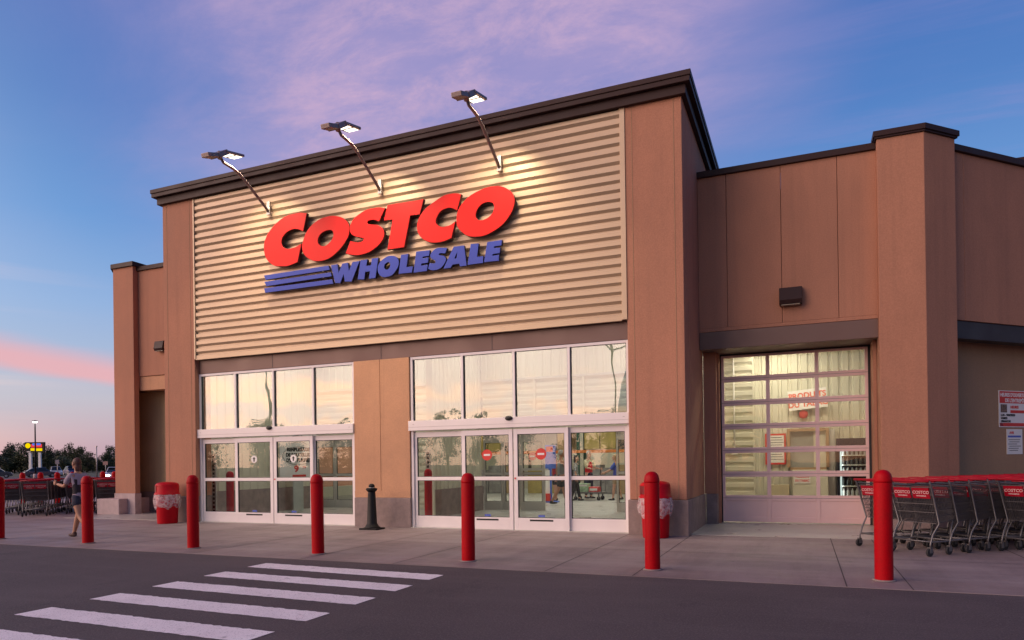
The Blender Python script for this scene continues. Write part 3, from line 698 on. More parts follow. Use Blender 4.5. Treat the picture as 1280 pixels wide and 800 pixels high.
# ================================================================ sign lettering (outlines in metres on the wall)
LETTERS = {
 'C1': [[(-10.3,7.11,1),(-10.48,7.15),(-10.66,7.15),(-10.89,7.13),(-11.12,7.04),(-11.34,6.89),(-11.49,6.71),(-11.55,6.52),(-11.53,6.33),(-11.44,6.17),(-11.27,6.04),(-11.05,5.99),(-10.83,5.98),(-10.58,6.03,1),(-10.46,6.44,1),(-10.62,6.39),(-10.77,6.37),(-10.91,6.38),(-11,6.45),(-11.03,6.56),(-10.99,6.67),(-10.87,6.76),(-10.71,6.8),(-10.56,6.78),(-10.41,6.71,1)]],
 'O1': [[(-9.56,6.94),(-9.37,6.88),(-9.23,6.78),(-9.15,6.64),(-9.17,6.46),(-9.26,6.32),(-9.4,6.18),(-9.62,6.04),(-9.84,5.98),(-10.07,5.99),(-10.25,6.06),(-10.39,6.18),(-10.45,6.33),(-10.42,6.49),(-10.33,6.67),(-10.18,6.81),(-9.98,6.91),(-9.76,6.95)], [(-9.71,6.64),(-9.61,6.61),(-9.58,6.52),(-9.62,6.42),(-9.72,6.34),(-9.83,6.3),(-9.94,6.33),(-10,6.4),(-10,6.48),(-9.95,6.56),(-9.85,6.62)]],
 'S1': [[(-8.22,6.91,1),(-8.36,6.94),(-8.52,6.95),(-8.71,6.94),(-8.88,6.88),(-9.04,6.79),(-9.13,6.65),(-9.13,6.51),(-9.04,6.42),(-8.9,6.37),(-8.78,6.33,1),(-8.81,6.28),(-8.9,6.26),(-9.01,6.28),(-9.13,6.32,1),(-9.26,6.06,1),(-9.12,6.01),(-8.93,5.98),(-8.74,5.99),(-8.56,6.04),(-8.4,6.13),(-8.29,6.24),(-8.25,6.37),(-8.3,6.49),(-8.43,6.57),(-8.57,6.6),(-8.66,6.63),(-8.68,6.67),(-8.62,6.7),(-8.5,6.69),(-8.38,6.64,1)]],
 'T1': [[(-8.16,6.96,1),(-7.27,6.95,1),(-7.37,6.64,1),(-7.6,6.65,1),(-7.76,6,1),(-8.18,6,1),(-8.04,6.63,1),(-8.26,6.64,1)]],
 'C2': [[(-6.39,6.91,1),(-6.53,6.95),(-6.65,6.96),(-6.82,6.94),(-7.01,6.86),(-7.21,6.76),(-7.35,6.63),(-7.43,6.48),(-7.44,6.33),(-7.38,6.19),(-7.26,6.08),(-7.1,6.01),(-6.9,5.99),(-6.75,6.01),(-6.63,6.04,1),(-6.53,6.38,1),(-6.64,6.32),(-6.77,6.3),(-6.87,6.31),(-6.96,6.37),(-6.99,6.45),(-6.95,6.54),(-6.87,6.63),(-6.74,6.67),(-6.62,6.66),(-6.49,6.59,1)]],
 'O2': [[(-5.61,6.95),(-5.46,6.91),(-5.32,6.82),(-5.24,6.72),(-5.21,6.59),(-5.24,6.45),(-5.33,6.3),(-5.47,6.16),(-5.65,6.06),(-5.87,5.99),(-6.07,5.99),(-6.25,6.03),(-6.39,6.13),(-6.49,6.26),(-6.51,6.4),(-6.48,6.57),(-6.39,6.7),(-6.24,6.82),(-6.06,6.9),(-5.83,6.95)], [(-5.78,6.65),(-5.69,6.62),(-5.66,6.55),(-5.68,6.45),(-5.75,6.37),(-5.86,6.32),(-5.96,6.31),(-6.03,6.34),(-6.07,6.41),(-6.05,6.51),(-5.98,6.6),(-5.88,6.65)]],
 'b1': [[(-11.56,5.84,1),(-9.72,5.85,1),(-9.69,5.75,1),(-11.51,5.73,1)]],
 'b2': [[(-11.55,5.69,1),(-9.67,5.69,1),(-9.64,5.6,1),(-11.49,5.58,1)]],
 'b3': [[(-11.56,5.54,1),(-9.63,5.53,1),(-9.6,5.43,1),(-11.53,5.43,1)]],
 'W': [[(-9.66,5.85,1),(-9.48,5.85,1),(-9.45,5.65,1),(-9.35,5.85,1),(-9.2,5.85,1),(-9.18,5.66,1),(-9.08,5.85,1),(-8.89,5.85,1),(-9.11,5.42,1),(-9.29,5.44,1),(-9.32,5.61,1),(-9.41,5.42,1),(-9.55,5.44,1)]],
 'H': [[(-8.87,5.86,1),(-8.69,5.86,1),(-8.72,5.72,1),(-8.6,5.72,1),(-8.58,5.86,1),(-8.41,5.86,1),(-8.49,5.43,1),(-8.66,5.43,1),(-8.63,5.59,1),(-8.75,5.59,1),(-8.78,5.43,1),(-8.95,5.45,1)]],
 'O': [[(-8.07,5.86),(-7.96,5.82),(-7.9,5.73),(-7.91,5.62),(-7.98,5.52),(-8.08,5.44),(-8.22,5.42),(-8.33,5.44),(-8.41,5.52),(-8.43,5.64),(-8.38,5.75),(-8.28,5.82),(-8.17,5.86)], [(-8.17,5.73),(-8.12,5.7),(-8.12,5.63),(-8.17,5.58),(-8.22,5.58),(-8.26,5.62),(-8.25,5.69)]],
 'L': [[(-7.84,5.85,1),(-7.66,5.85,1),(-7.71,5.57,1),(-7.55,5.57,1),(-7.58,5.44,1),(-7.91,5.45,1)]],
 'E': [[(-7.47,5.87,1),(-7.14,5.86,1),(-7.16,5.74,1),(-7.31,5.74,1),(-7.32,5.71,1),(-7.17,5.71,1),(-7.19,5.6,1),(-7.35,5.6,1),(-7.35,5.56,1),(-7.19,5.56,1),(-7.22,5.43,1),(-7.54,5.43,1)]],
 'S': [[(-6.73,5.85,1),(-6.83,5.87),(-6.96,5.88),(-7.06,5.84),(-7.13,5.76),(-7.11,5.68),(-7.03,5.63),(-7.01,5.59),(-7.05,5.57),(-7.15,5.59,1),(-7.19,5.47,1),(-7.09,5.43),(-6.96,5.43),(-6.86,5.47),(-6.79,5.55),(-6.76,5.62),(-6.8,5.69),(-6.89,5.72),(-6.93,5.74),(-6.89,5.76),(-6.78,5.74,1)]],
 'A': [[(-6.58,5.86,1),(-6.34,5.85,1),(-6.29,5.43,1),(-6.44,5.43,1),(-6.46,5.49,1),(-6.61,5.49,1),(-6.66,5.43,1),(-6.83,5.43,1)], [(-6.5,5.73,1),(-6.52,5.61,1),(-6.57,5.61,1)]],
 'L2': [[(-6.19,5.86,1),(-6.01,5.85,1),(-6.05,5.58,1),(-5.91,5.58,1),(-5.92,5.44,1),(-6.27,5.44,1)]],
 'E2': [[(-5.82,5.85,1),(-5.49,5.85,1),(-5.51,5.74,1),(-5.66,5.74,1),(-5.67,5.71,1),(-5.53,5.7,1),(-5.55,5.59,1),(-5.7,5.59,1),(-5.71,5.56,1),(-5.56,5.56,1),(-5.57,5.44,1),(-5.9,5.45,1)]],
}
sg = thing('store_sign', 'big red slanted letters over smaller blue letters and three blue bars on the ribbed panel', 'sign', (-8.5, 12.8, 6.3))
def near(loops, y):
    k_ = y / 12.8
    return [[(p[0] * k_, (p[1] - 1.4) * k_ + 1.4) + tuple(p[2:]) for p in lp_] for lp_ in loops]
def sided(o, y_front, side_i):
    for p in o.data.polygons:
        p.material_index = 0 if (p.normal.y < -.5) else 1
for k in ('C1', 'O1', 'S1', 'T1', 'C2', 'O2'):
    o = outline_mb(near(LETTERS[k], 12.885), 12.885, .085).build('red_letter', [SIGNRED, SIGNREDSIDE], sg); sided(o, 12.80, 1)
for k in ('W', 'H', 'O', 'L', 'E', 'S', 'A', 'L2', 'E2'):
    o = outline_mb(near(LETTERS[k], 12.895), 12.895, .075, .004).build('blue_letter', [SIGNBLUE, SIGNBLUESIDE], sg); sided(o, 12.81, 1)
for k in ('b1', 'b2', 'b3'):
    o = outline_mb(near(LETTERS[k], 12.895), 12.895, .075, .004).build('blue_bar', [SIGNBLUE, SIGNBLUESIDE], sg); sided(o, 12.82, 1)
st = MB()
for k in LETTERS:
    if k[0] == 'b' or k in ('C1', 'O1', 'S1', 'T1', 'C2', 'O2'):
        zs = [p[1] for p in LETTERS[k][0]]; xs = [p[0] for p in LETTERS[k][0]]
        if k[0] == 'b': pts = [(xs[0] + .15, zs[0] - .06), (xs[0] + 1.6, zs[0] - .06)]
        elif k[0] == 'T': pts = [(-7.95, 6.1), (-7.7, 6.8)]
        elif k[0] == 'S': pts = [(-8.7, 6.1), (-8.85, 6.8)]
        elif k == 'C1': pts = [(-11.3, 6.5), (-10.8, 6.15)]
        elif k == 'C2': pts = [(-7.25, 6.4), (-6.8, 6.1)]
        else: pts = [(min(xs) + .2, 6.45), (max(xs) - .2, 6.5)]
        for x, z in pts: st.tube([(x, 12.905, z), (x, 13.05, z)], .012, 6)
st.build('standoff_stud', GALV, sg)

# ================================================================ sign floodlights on bent arms
def make_lamp():
    t = thing('sign_floodlight', 'floodlight', 'lamp', (0, 0, 0))
    mb = MB(); mb.box(-.045, .045, -.05, 0, -.16, .16); mb.build('wall_bracket', GALV, t, bevel=.006)
    arm = MB(); arm.tube([(0, -.04, -.08), (0, -.16, .01), (0, -.84, .42), (0, -1.04, .50), (0, -1.20, .525), (0, -1.40, .54), (0, -1.50, .63)], .033, 10)
    arm.build('arm', LAMPMETAL, t)
    o = Vector((0, -.95, .84)); e = Vector((0, -.978, -.208)); n = Vector((0, -.208, .978)); x = Vector((1, 0, 0))
    def blk(w, t0, t1, h0, h1, taper=1.):
        P = lambda a, tt, h: o + x * a + e * tt + n * h
        return MB().add([P(-w, t0, h0), P(w, t0, h0), P(w * taper, t1, h0), P(-w * taper, t1, h0), P(-w, t0, h1), P(w, t0, h1), P(w * taper, t1, h1), P(-w * taper, t1, h1)],
                        [(0, 3, 2, 1), (4, 5, 6, 7), (0, 1, 5, 4), (1, 2, 6, 5), (2, 3, 7, 6), (3, 0, 4, 7)])
    blk(.17, .0, .52, -.022, .03).build('optic_housing', LAMPMETAL, t, bevel=.012)
    o2, e2, n2 = o, e, n
    o = o2 + e2 * .47 + n2 * .005; e = Vector((0, -.82, -.57)); n = Vector((0, -.57, .82))
    blk(.155, .0, .30, -.05, .055, .9).build('gear_housing', LAMPMETAL, t, bevel=.012)
    o = o + e * .27; e = Vector((0, -.95, -.31)); n = Vector((0, -.31, .95))
    blk(.13, .0, .30, -.045, .045, .8).build('driver_box', LAMPMETAL, t, bevel=.012)
    o, e, n = o2, e2, n2
    for a, b in ((.03, .20), (.28, .45)):
        blk(.115, a, b, -.029, -.024).build('lens', LED, t)
    kn = MB(); kn.tube([(0, -1.50, .58), (0, -1.50, .74)], .05, 12); kn.build('knuckle', LAMPMETAL, t)
    return t, o + e * .27 + n * -.06, Vector((0, .33, -.944))
lamp, lpos, ldir = make_lamp()
index_tree(lamp)
LN = ('floodlight on a bent arm above the first red letter of the sign', 'middle floodlight on a bent arm over the sign', 'floodlight on a bent arm nearest the right pier, above the last red letters')
for i, (x, z) in enumerate(((-11.54, 7.46), (-8.45, 7.46), (-5.60, 7.46))):
    if i == 0: lamp.location = (x, 12.99, z); lamp['label'] = LN[0]; lamp['group'] = 'sign floodlights over the ribbed panel'
    else: copy_tree(lamp, (x, 12.99, z), 0, LN[i])
    l = bpy.data.lights.new('flood_lamp', 'AREA'); l.shape = 'RECTANGLE'; l.size = .24; l.size_y = .42; l.energy = FLOOD_W; l.color = (1., .80, .54); l.spread = R(100)
    o = bpy.data.objects.new('flood_lamp', l); COL.objects.link(o)
    o.location = Vector((x, 12.99, z)) + lpos; o.rotation_euler = ldir.to_track_quat('-Z', 'Y').to_euler()

# unlit wedge wall packs
def wall_pack(x, y, z, label, s=1.):
    t = thing('wall_pack_light', label, 'wall light', (x, y, z))
    prof = [(0, 0, .19), (0, -.17, .16), (0, -.22, -.09), (0, -.18, -.17), (0, 0, -.17)]
    MB().extr([(-.21 * s, b * s, c * s) for a, b, c in prof], (.42 * s, 0, 0)).build('housing', CAPMETAL, t, off=(0, 0, 0), bevel=.008)
    MB().box(-.17 * s, .17 * s, -.17 * s, -.04, -.185 * s, -.172 * s).build('lens', mat('grey lens', (.3, .25, .18), .3), t, off=(0, 0, 0))
wall_pack(-.18, 14.995, 4.62, 'brown wedge wall light over the garage door')
wall_pack(-17.35, 14.995, 4.95, 'small brown wedge wall light on the left wing wall', .85)

# ================================================================ red bollards along the kerb
def make_bollard(name='bollard'):
    t = thing(name, 'red bollard', 'bollard', (0, 0, 0))
    MB().lathe([(.095, 0), (.096, .02), (.096, 1.10), (.0955, 1.115)] , 28).build('sleeve', RED, t)
    MB().lathe([(.098, 1.108), (.098, 1.13), (.095, 1.165), (.086, 1.20), (.066, 1.23), (.036, 1.248), (.006, 1.253)], 28).build('dome_cap', RED, t)
    MB().lathe([(.125, .003), (.12, .012), (.10, .016)], 24).build('grout_collar', mat('grout', (.26, .21, .2), .9), t)
    return t
bol = make_bollard(); index_tree(bol)
BL = ('red bollard at the far left end of the kerb row', 'red bollard beside the walking woman', 'red bollard standing in front of the left door bank near the red bin', 'red bollard before the right side of the left door bank',
      'red bollard before the left half of the right door bank', 'red bollard right in front of the red bin at the right pier', 'tallest and nearest red bollard, in front of the right trolleys')
for i in range(7):
    x = -14.85 + 2.613 * i
    if i == 0: bol.location = (x, 8.9, .004); bol['label'] = BL[0]; bol['group'] = 'red bollards along the kerb'; r = bol
    else: r = copy_tree(bol, (x, 8.88, .004), i * .7, BL[i])
    r.rotation_euler.x = random.uniform(-.008, .008); r.rotation_euler.y = random.uniform(-.008, .008)
# the second row beyond the left trolleys
L2 = ('nearest the left edge', 'second from the left edge', 'third from the left edge', 'fourth from the left edge', 'second from the left tower', 'nearest the left tower')
for i, (x, y) in enumerate(((-27.9, 17.6), (-27.3, 17.9), (-26.7, 18.15), (-26.2, 18.4), (-25.1, 18.85), (-24.65, 19.0))):
    copy_tree(bol, (x, y, .004), i, 'red bollard top over the left trolleys, ' + L2[i], 'red bollards behind the left trolley rows')
for (x, y), lb in zip(((-13.78, 13.92), (-8.50, 15.0)), ('red bollard inside the lobby behind the left side light', 'red bollard inside the lobby behind the leftmost glass of the right doors')):
    copy_tree(bol, (x, y, .012), 0, lb, 'red bollards inside the lobby')
def strip_post(x, y, lb):
    t = thing('guide_post', lb, 'post', (x, y, .012))
    MB().box(-.07, .07, -.02, .02, 0, 1.72).build('post', GREYALU, t, off=(0, 0, 0), bevel=.004)
    for k in range(15): MB().box(-.035, .035, -.026, -.021, .06 + k * .11, .125 + k * .11).build('black_mark', INKBLACK, t, off=(0, 0, 0))
strip_post(-14.35, 13.95, 'pale post with a ladder of black marks inside the left doors')
strip_post(-8.66, 15.3, 'pale post with a ladder of black marks inside the right doors')

# ================================================================ litter bins
def make_bin():
    t = thing('litter_bin', 'bin', 'litter bin', (0, 0, 0))
    b = MB(); b.lathe([(.225, 0), (.232, .02), (.262, .70), (.27, .72), (.262, .73)], 32)
    b.build('bin_body', REDPL, t)
    ld = MB(); ld.lathe([(.285, .70), (.292, .705), (.292, .745), (.272, .755), (.268, .93), (.262, .965), (.235, .99), (.16, 1.012), (.05, 1.022), (.004, 1.024)], 32)
    lid = ld.build('dome_lid', REDPL, t)
    a0 = R(200)
    fl = MB()
    pts = []
    for s in (-1, 1):
        for z in (.775, .94): pts.append((a0 + s * R(32), z))
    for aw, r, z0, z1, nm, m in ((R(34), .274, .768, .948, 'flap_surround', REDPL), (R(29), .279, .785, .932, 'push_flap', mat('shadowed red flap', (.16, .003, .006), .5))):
        n = 10; mb = MB(); vs = []
        for k in range(n + 1):
            an = a0 - aw + 2 * aw * k / n
            for z in (z0, z1):
                for rr in (r, r - .02): vs.append((rr * math.cos(an), rr * math.sin(an), z))
        fs = []
        for k in range(n):
            i = k * 4; j = i + 4
            fs += [(i, j, j + 2, i + 2), (i + 1, i + 3, j + 3, j + 1), (i + 2, j + 2, j + 3, i + 3), (i, i + 1, j + 1, j)]
        fs += [(0, 2, 3, 1), (n * 4, n * 4 + 1, n * 4 + 3, n * 4 + 2)]
        mb.add(vs, fs); mb.build(nm, m, t if nm == 'flap_surround' else lid)
    bag = MB(); n = 64; prof = ((.285, .735), (.297, .70), (.308, .62), (.312, .55), (.300, .47), (.288, .42), (.272, .395)); vs = []
    ph = [random.uniform(0, 6.28) for _ in range(8)]
    for j, (r, z) in enumerate(prof):
        for k in range(n):
            an = 2 * math.pi * k / n
            w = sum(math.sin((3 + 2 * q) * an + ph[q] + j * .5) for q in range(6)) / 6
            amp = (0, .012, .022, .028, .028, .022, .014)[j]
            vs.append(((r + amp * w) * math.cos(an), (r + amp * w) * math.sin(an), z + (.03 * math.sin(5 * an + ph[6]) + .02 * math.sin(9 * an + ph[7])) * (j / 6)))
    fs = [(j * n + k, j * n + (k + 1) % n, (j + 1) * n + (k + 1) % n, (j + 1) * n + k) for j in range(len(prof) - 1) for k in range(n)]
    bag.add(vs, fs, True); bag.build('bin_liner', TRASHBAG, t)
    return t
bin_ = make_bin(); index_tree(bin_)
bin_.location = (-14.52, 12.62, .004); bin_.rotation_euler.z = R(28)
bin_['label'] = 'red dome-lidded bin with clear liner beside the left pier'; bin_['group'] = 'red litter bins at the doors'
copy_tree(bin_, (-2.47, 12.62, .004), R(12), 'red dome-lidded bin with clear liner at the right pier behind a bollard')
# black ash post
ap = thing('ash_receptacle', 'black tapered cast smoking post with flared foot before the centre pier', 'ash bin', (-8.51, 12.58, .004))
MB().prism([(-.22, -.17), (.22, -.17), (.22, .17), (-.22, .17)], 0, .035).build('foot_plate', BLACKMETAL, ap, off=(0, 0, 0), bevel=.01)
MB().lathe([(.19, .034), (.15, .06), (.115, .12), (.106, .14), (.080, .78), (.077, .80)], 24).build('shaft', BLACKMETAL, ap, off=(0, 0, 0))
MB().lathe([(.078, .80), (.105, .825), (.122, .85), (.122, .872), (.09, .885)], 24).build('collar', BLACKMETAL, ap, off=(0, 0, 0))
MB().lathe([(.062, .885), (.062, .90)], 20).build('neck_ring', GALV, ap, off=(0, 0, 0))
MB().lathe([(.06, .90), (.065, .91), (.065, .935), (.05, .96), (.02, .975), (.004, .977)], 20).build('cap', BLACKMETAL, ap, off=(0, 0, 0))

# ================================================================ notices
EX45 = Vector((q, q, 0)); N45 = Vector((q, -q, 0))
def plate45(s, o, z, w, h, m, name, parent, th=.012):
    a = Vector((*p45(s, o), z))
    return MB().frame(a, EX45, N45, Vector((0, 0, 1)), 0, w, 0, th, 0, h).build(name, m, parent)
UP = (0, 0, 1)
def line45(txt, s, o, z, size, m, parent, bold=.004, name='lettering', sx=1., align='LEFT'):
    return text_mb(txt, size, Vector((*p45(s, o), z)), EX45, UP, .002, bold, align, sx=sx).build(name, m, parent)
t = thing('opening_hours_notice', 'red and white opening hours notice on the wall above the right trolleys', 'notice', (*p45(2.98, .64), 2.0))
W = 1.05; s0, oo, zb, zt = 2.98, .648, 1.99, 2.76
plate45(s0, oo, zb, W, zt - zb, PAPER, 'board', t)
plate45(s0 + .02, oo - .0125, zt - .265, W - .04, .25, INKRED, 'header_band', t, .003)
plate45(s0 + .02, oo - .0125, zb + .02, .10, .07, mat('deep red ink', (.3, .01, .02), .6), 'footer_block', t, .003)
plate45(s0 + .125, oo - .0125, zb + .02, W - .145, .07, INKRED, 'footer_band', t, .003)
plate45(s0 + .05, oo - .0125, zb + .31, .20, .17, mat('dark photo print', (.16, .10, .07), .6, var=.8, vscale=22), 'photo', t, .003)
plate45(s0 + .36, oo - .0125, zb + .30, .6, .06, INKRED, 'hours_band', t, .003)
line45("HEURES D'OUVERTURE", s0 + .04, oo - .0158, zt - .125, .105, PAPER, t, .004, sx=.82)
line45("DE L'ENTREPÔT", s0 + .19, oo - .0158, zt - .24, .105, PAPER, t, .004, sx=.9)
line45('HEURES', s0 + .36, oo - .0155, zb + .40, .075, INKRED, t, .003)
for k, tx in enumerate(('LUN - VENDREDI', 'SAMEDI', 'DIMANCHE')): line45(tx, s0 + .05, oo - .0155, zb + .235 - .065 * k, .06, INKBLACK, t, .003)
t = thing('small_notice', 'plain white paper notice lower right of the opening hours notice', 'notice', (*p45(3.2, .64), 1.43))
plate45(3.22, .648, 1.42, .50, .53, PAPER, 'sheet', t)
line45('AVIS', 3.30, .648 - .0128, 1.85, .07, INKRED, t, .003)
plate45(3.25, .648 - .0125, 1.775, .42, .04, INKBLUE, 'heading_line', t, .002)
for k in range(6): plate45(3.26 + .03 * (k % 2), .648 - .0125, 1.72 - k * .045, .38 - .05 * (k % 3), .012, INKBLACK, 'text_line', t, .002)

# things in the garage bay
def plateY(x0, x1, z0, z1, y, th, m, name, parent): return MB().box(x0, x1, y - th, y, z0, z1).build(name, m, parent)
def lineY(txt, x, y, z, size, m, parent, bold=.004, align='CENTER', sx=1., name='lettering'):
    return text_mb(txt, size, (x, y, z), (1, 0, 0), UP, .002, bold, align, sx=sx).build(name, m, parent)
ORANGE = mat('orange red ink', (.72, .12, .05), .6, var=.03)
t = thing('tobacco_sign', 'large white sign with orange red wording hung on the bay wall above the hatch', 'sign', (.13, 19.4, 2.9))
o = MB().box(-.46, .46, -.02, 0, -.24, .26).build('board', PAPER, t, off=(0, 0, 0))
text_mb('PRODUITS', .20, (0, -.0225, .045), (1, 0, 0), UP, .002, .006, 'CENTER', sx=.95).build('lettering', ORANGE, t, off=(0, 0, 0))
text_mb('DU TABAC', .20, (0, -.0225, -.17), (1, 0, 0), UP, .002, .006, 'CENTER', sx=.95).build('lettering', ORANGE, t, off=(0, 0, 0))
t.rotation_euler = (0, R(-4.5), R(-6))
t = thing('alarm_bell', 'small round red alarm bell under the large white sign', 'alarm bell', (.03, 19.55, 2.53))
MB().lathe([(.08, 0), (.11, .02), (.11, .05), (.06, .085), (.01, .09)], 20).build('gong', INKRED, t, off=(0, 0, 0))
MB().box(-.09, .09, -.09, .09, -.03, 0).build('back_box', INKRED, t, off=(0, 0, 0)); t.rotation_euler = (R(90), 0, 0)
t = thing('framed_notice', 'red framed notice board left of the service hatch', 'notice board', (-.65, 19.45, 1.65))
plateY(-.91, -.40, 1.24, 2.05, 19.56, .03, INKRED, 'frame', t); plateY(-.86, -.45, 1.66, 2.0, 19.529, .004, PAPER, 'sheet', t); plateY(-.86, -.45, 1.29, 1.63, 19.529, .004, PAPER, 'sheet', t)
for k in range(9): plateY(-.83, -.5 + .02 * (k % 3), 1.94 - k * .065 - (.05 if k > 4 else 0), 1.955 - k * .065 - (.05 if k > 4 else 0), 19.5248, .002, INKBLACK, 'text_line', t)
t = thing('counter_sign', 'small white sign with red wording on the front of the hatch counter', 'sign', (-.02, 19.1, .9))
plateY(-.21, .17, .76, 1.0, 19.14, .008, PAPER, 'board', t)
lineY('PRODUITS', -.02, 19.1315, .90, .085, INKRED, t, .003, sx=.8); lineY('DU TABAC', -.02, 19.1315, .80, .085, INKRED, t, .003, sx=.8)
t = thing('drinks_machine', 'black glass-fronted drinks machine lit inside, at the right of the garage bay', 'vending machine', (1.2, 19.2, 0))
VB = mat('black vending cabinet', (.006, .007, .012), .4, spec=.2)
c = MB(); c.box(.78, .84, 18.9, 19.5, 0, 1.70); c.box(1.70, 1.78, 18.9, 19.5, 0, 1.70); c.box(.84, 1.70, 18.9, 19.5, 0, .14); c.box(.84, 1.70, 19.40, 19.5, .14, 1.70); c.box(1.47, 1.70, 18.9, 19.4, .14, 1.70)
c.build('cabinet', VB, t, bevel=.006)
MB().box(.78, 1.78, 18.88, 19.5, 1.70, 1.87).build('header', mat('navy header', (.006, .007, .03), .4, spec=.2), t, bevel=.006)
MB().box(.845, .885, 18.95, 18.99, .2, 1.66).build('light_strip', emit('fridge strip lit', (.8, .95, 1.), 1.1), t)
for r_, z in enumerate((.16, .42, .68, .94, 1.20, 1.44)):
    MB().box(.845, 1.468, 18.98, 19.38, z, z + .025).build('wire_rack', PAPER, t)
    cols_ = ((.06, .45, .08), (.5, .5, .52), (.02, .02, .02), (.4, .42, .45), (.1, .09, .09), (.55, .55, .58))[r_]
    bt = MB()
    for k in range(6): bt.lathe([(.032, z + .026), (.036, z + .04), (.036, z + .15), (.014, z + .19), (.014, z + .215)], 8, (.925 + k * .096, 19.03))
    bt.build('bottle_row', mat('bottle tint %d' % r_, cols_, .2), t)
MB().box(.845, 1.468, 18.915, 18.925, .142, 1.698).build('glass_door', GLASS, t)
for px_, sz_ in ((.90, .03),):
    l = bpy.data.lights.new('fridge_lamp', 'AREA'); l.shape = 'RECTANGLE'; l.size = .03; l.size_y = 1.4; l.energy = 1.3; l.color = (.85, .97, 1.)
    o = bpy.data.objects.new('fridge_lamp', l); COL.objects.link(o); o.location = (.89, 18.97, .93); o.rotation_euler = (R(90), 0, R(-55))
t = thing('carton', 'beige carton standing left of the hatch counter', 'carton', (-.55, 19.3, 0))
MB().box(-.85, -.33, 19.05, 19.5, 0, .72).build('box', mat('beige board', (.5, .42, .28), .8), t, bevel=.006)
MB().box(-.85, -.33, 19.25, 19.29, .72, .722).build('tape', mat('parcel tape', (.45, .33, .18), .4), t)

# bottle refill poster on its stand in the lobby
t = thing('poster_stand', 'white poster on a grey pedestal with red number nine inside the left doors', 'poster stand', (-14.3, 16.9, .012))
c0 = Vector((-14.35, 16.55, 0)); exP = Vector((.62, .785, 0)).normalized(); nP = Vector((exP.y, -exP.x, 0))
MB().frame(c0, exP, nP, UP, -.06, 1.02, -.03, 0, 1.02, 2.36).build('panel', PAPER, t)
MB().frame(c0, exP, nP, UP, .33, .63, -.10, -.035, 0, 1.02).build('pedestal', mat('sage steel', (.42, .45, .40), .5), t, bevel=.01)
def lp(txt, a, z, size, m, b=.004, sx=1.): text_mb(txt, size, c0 + exP * a + nP * .001 + Vector((0, 0, z)), exP, UP, .002, b, 'CENTER', sx=sx).build('lettering', m, t)
lp('REMPLISSAGE', .48, 1.82, .14, INKBLACK, .010, sx=.80); lp('DE BOUTEILLES', .48, 1.66, .14, INKBLACK, .010, sx=.75); lp("D'EAU PURIFIÉE", .48, 1.50, .14, INKBLACK, .010, sx=.73)
lp('9', .42, 1.20, .26, INKRED, .014); lp('79', .65, 1.29, .10, INKRED); lp('$', .84, 1.29, .10, INKRED)
MB().frame(c0, exP, nP, UP, .30, .70, .001, .004, 1.045, 1.11).build('red_label', INKRED, t)
ol = MB()
for k in range(28):                                                   # drawn bottle outline around the wording
    a0, a1 = 2 * math.pi * k / 28, 2 * math.pi * (k + 1) / 28
    P = lambda an: c0 + exP * (.48 + .46 * math.cos(an)) + nP * .004 + Vector((0, 0, 1.68 + .27 * math.sin(an)))
    ol.tube([P(a0), P(a1)], .007, 4)
for z, w in ((2.16, .22), (2.05, .27), (2.26, .18)):
    ol.tube([c0 + exP * (.48 - w) + nP * .004 + Vector((0, 0, z)), c0 + exP * (.48 + w * .4) + nP * .004 + Vector((0, 0, z + .05)), c0 + exP * (.48 + w) + nP * .004 + Vector((0, 0, z - .03))], .007, 4)
ol.build('line_drawing', INKBLACK, t)
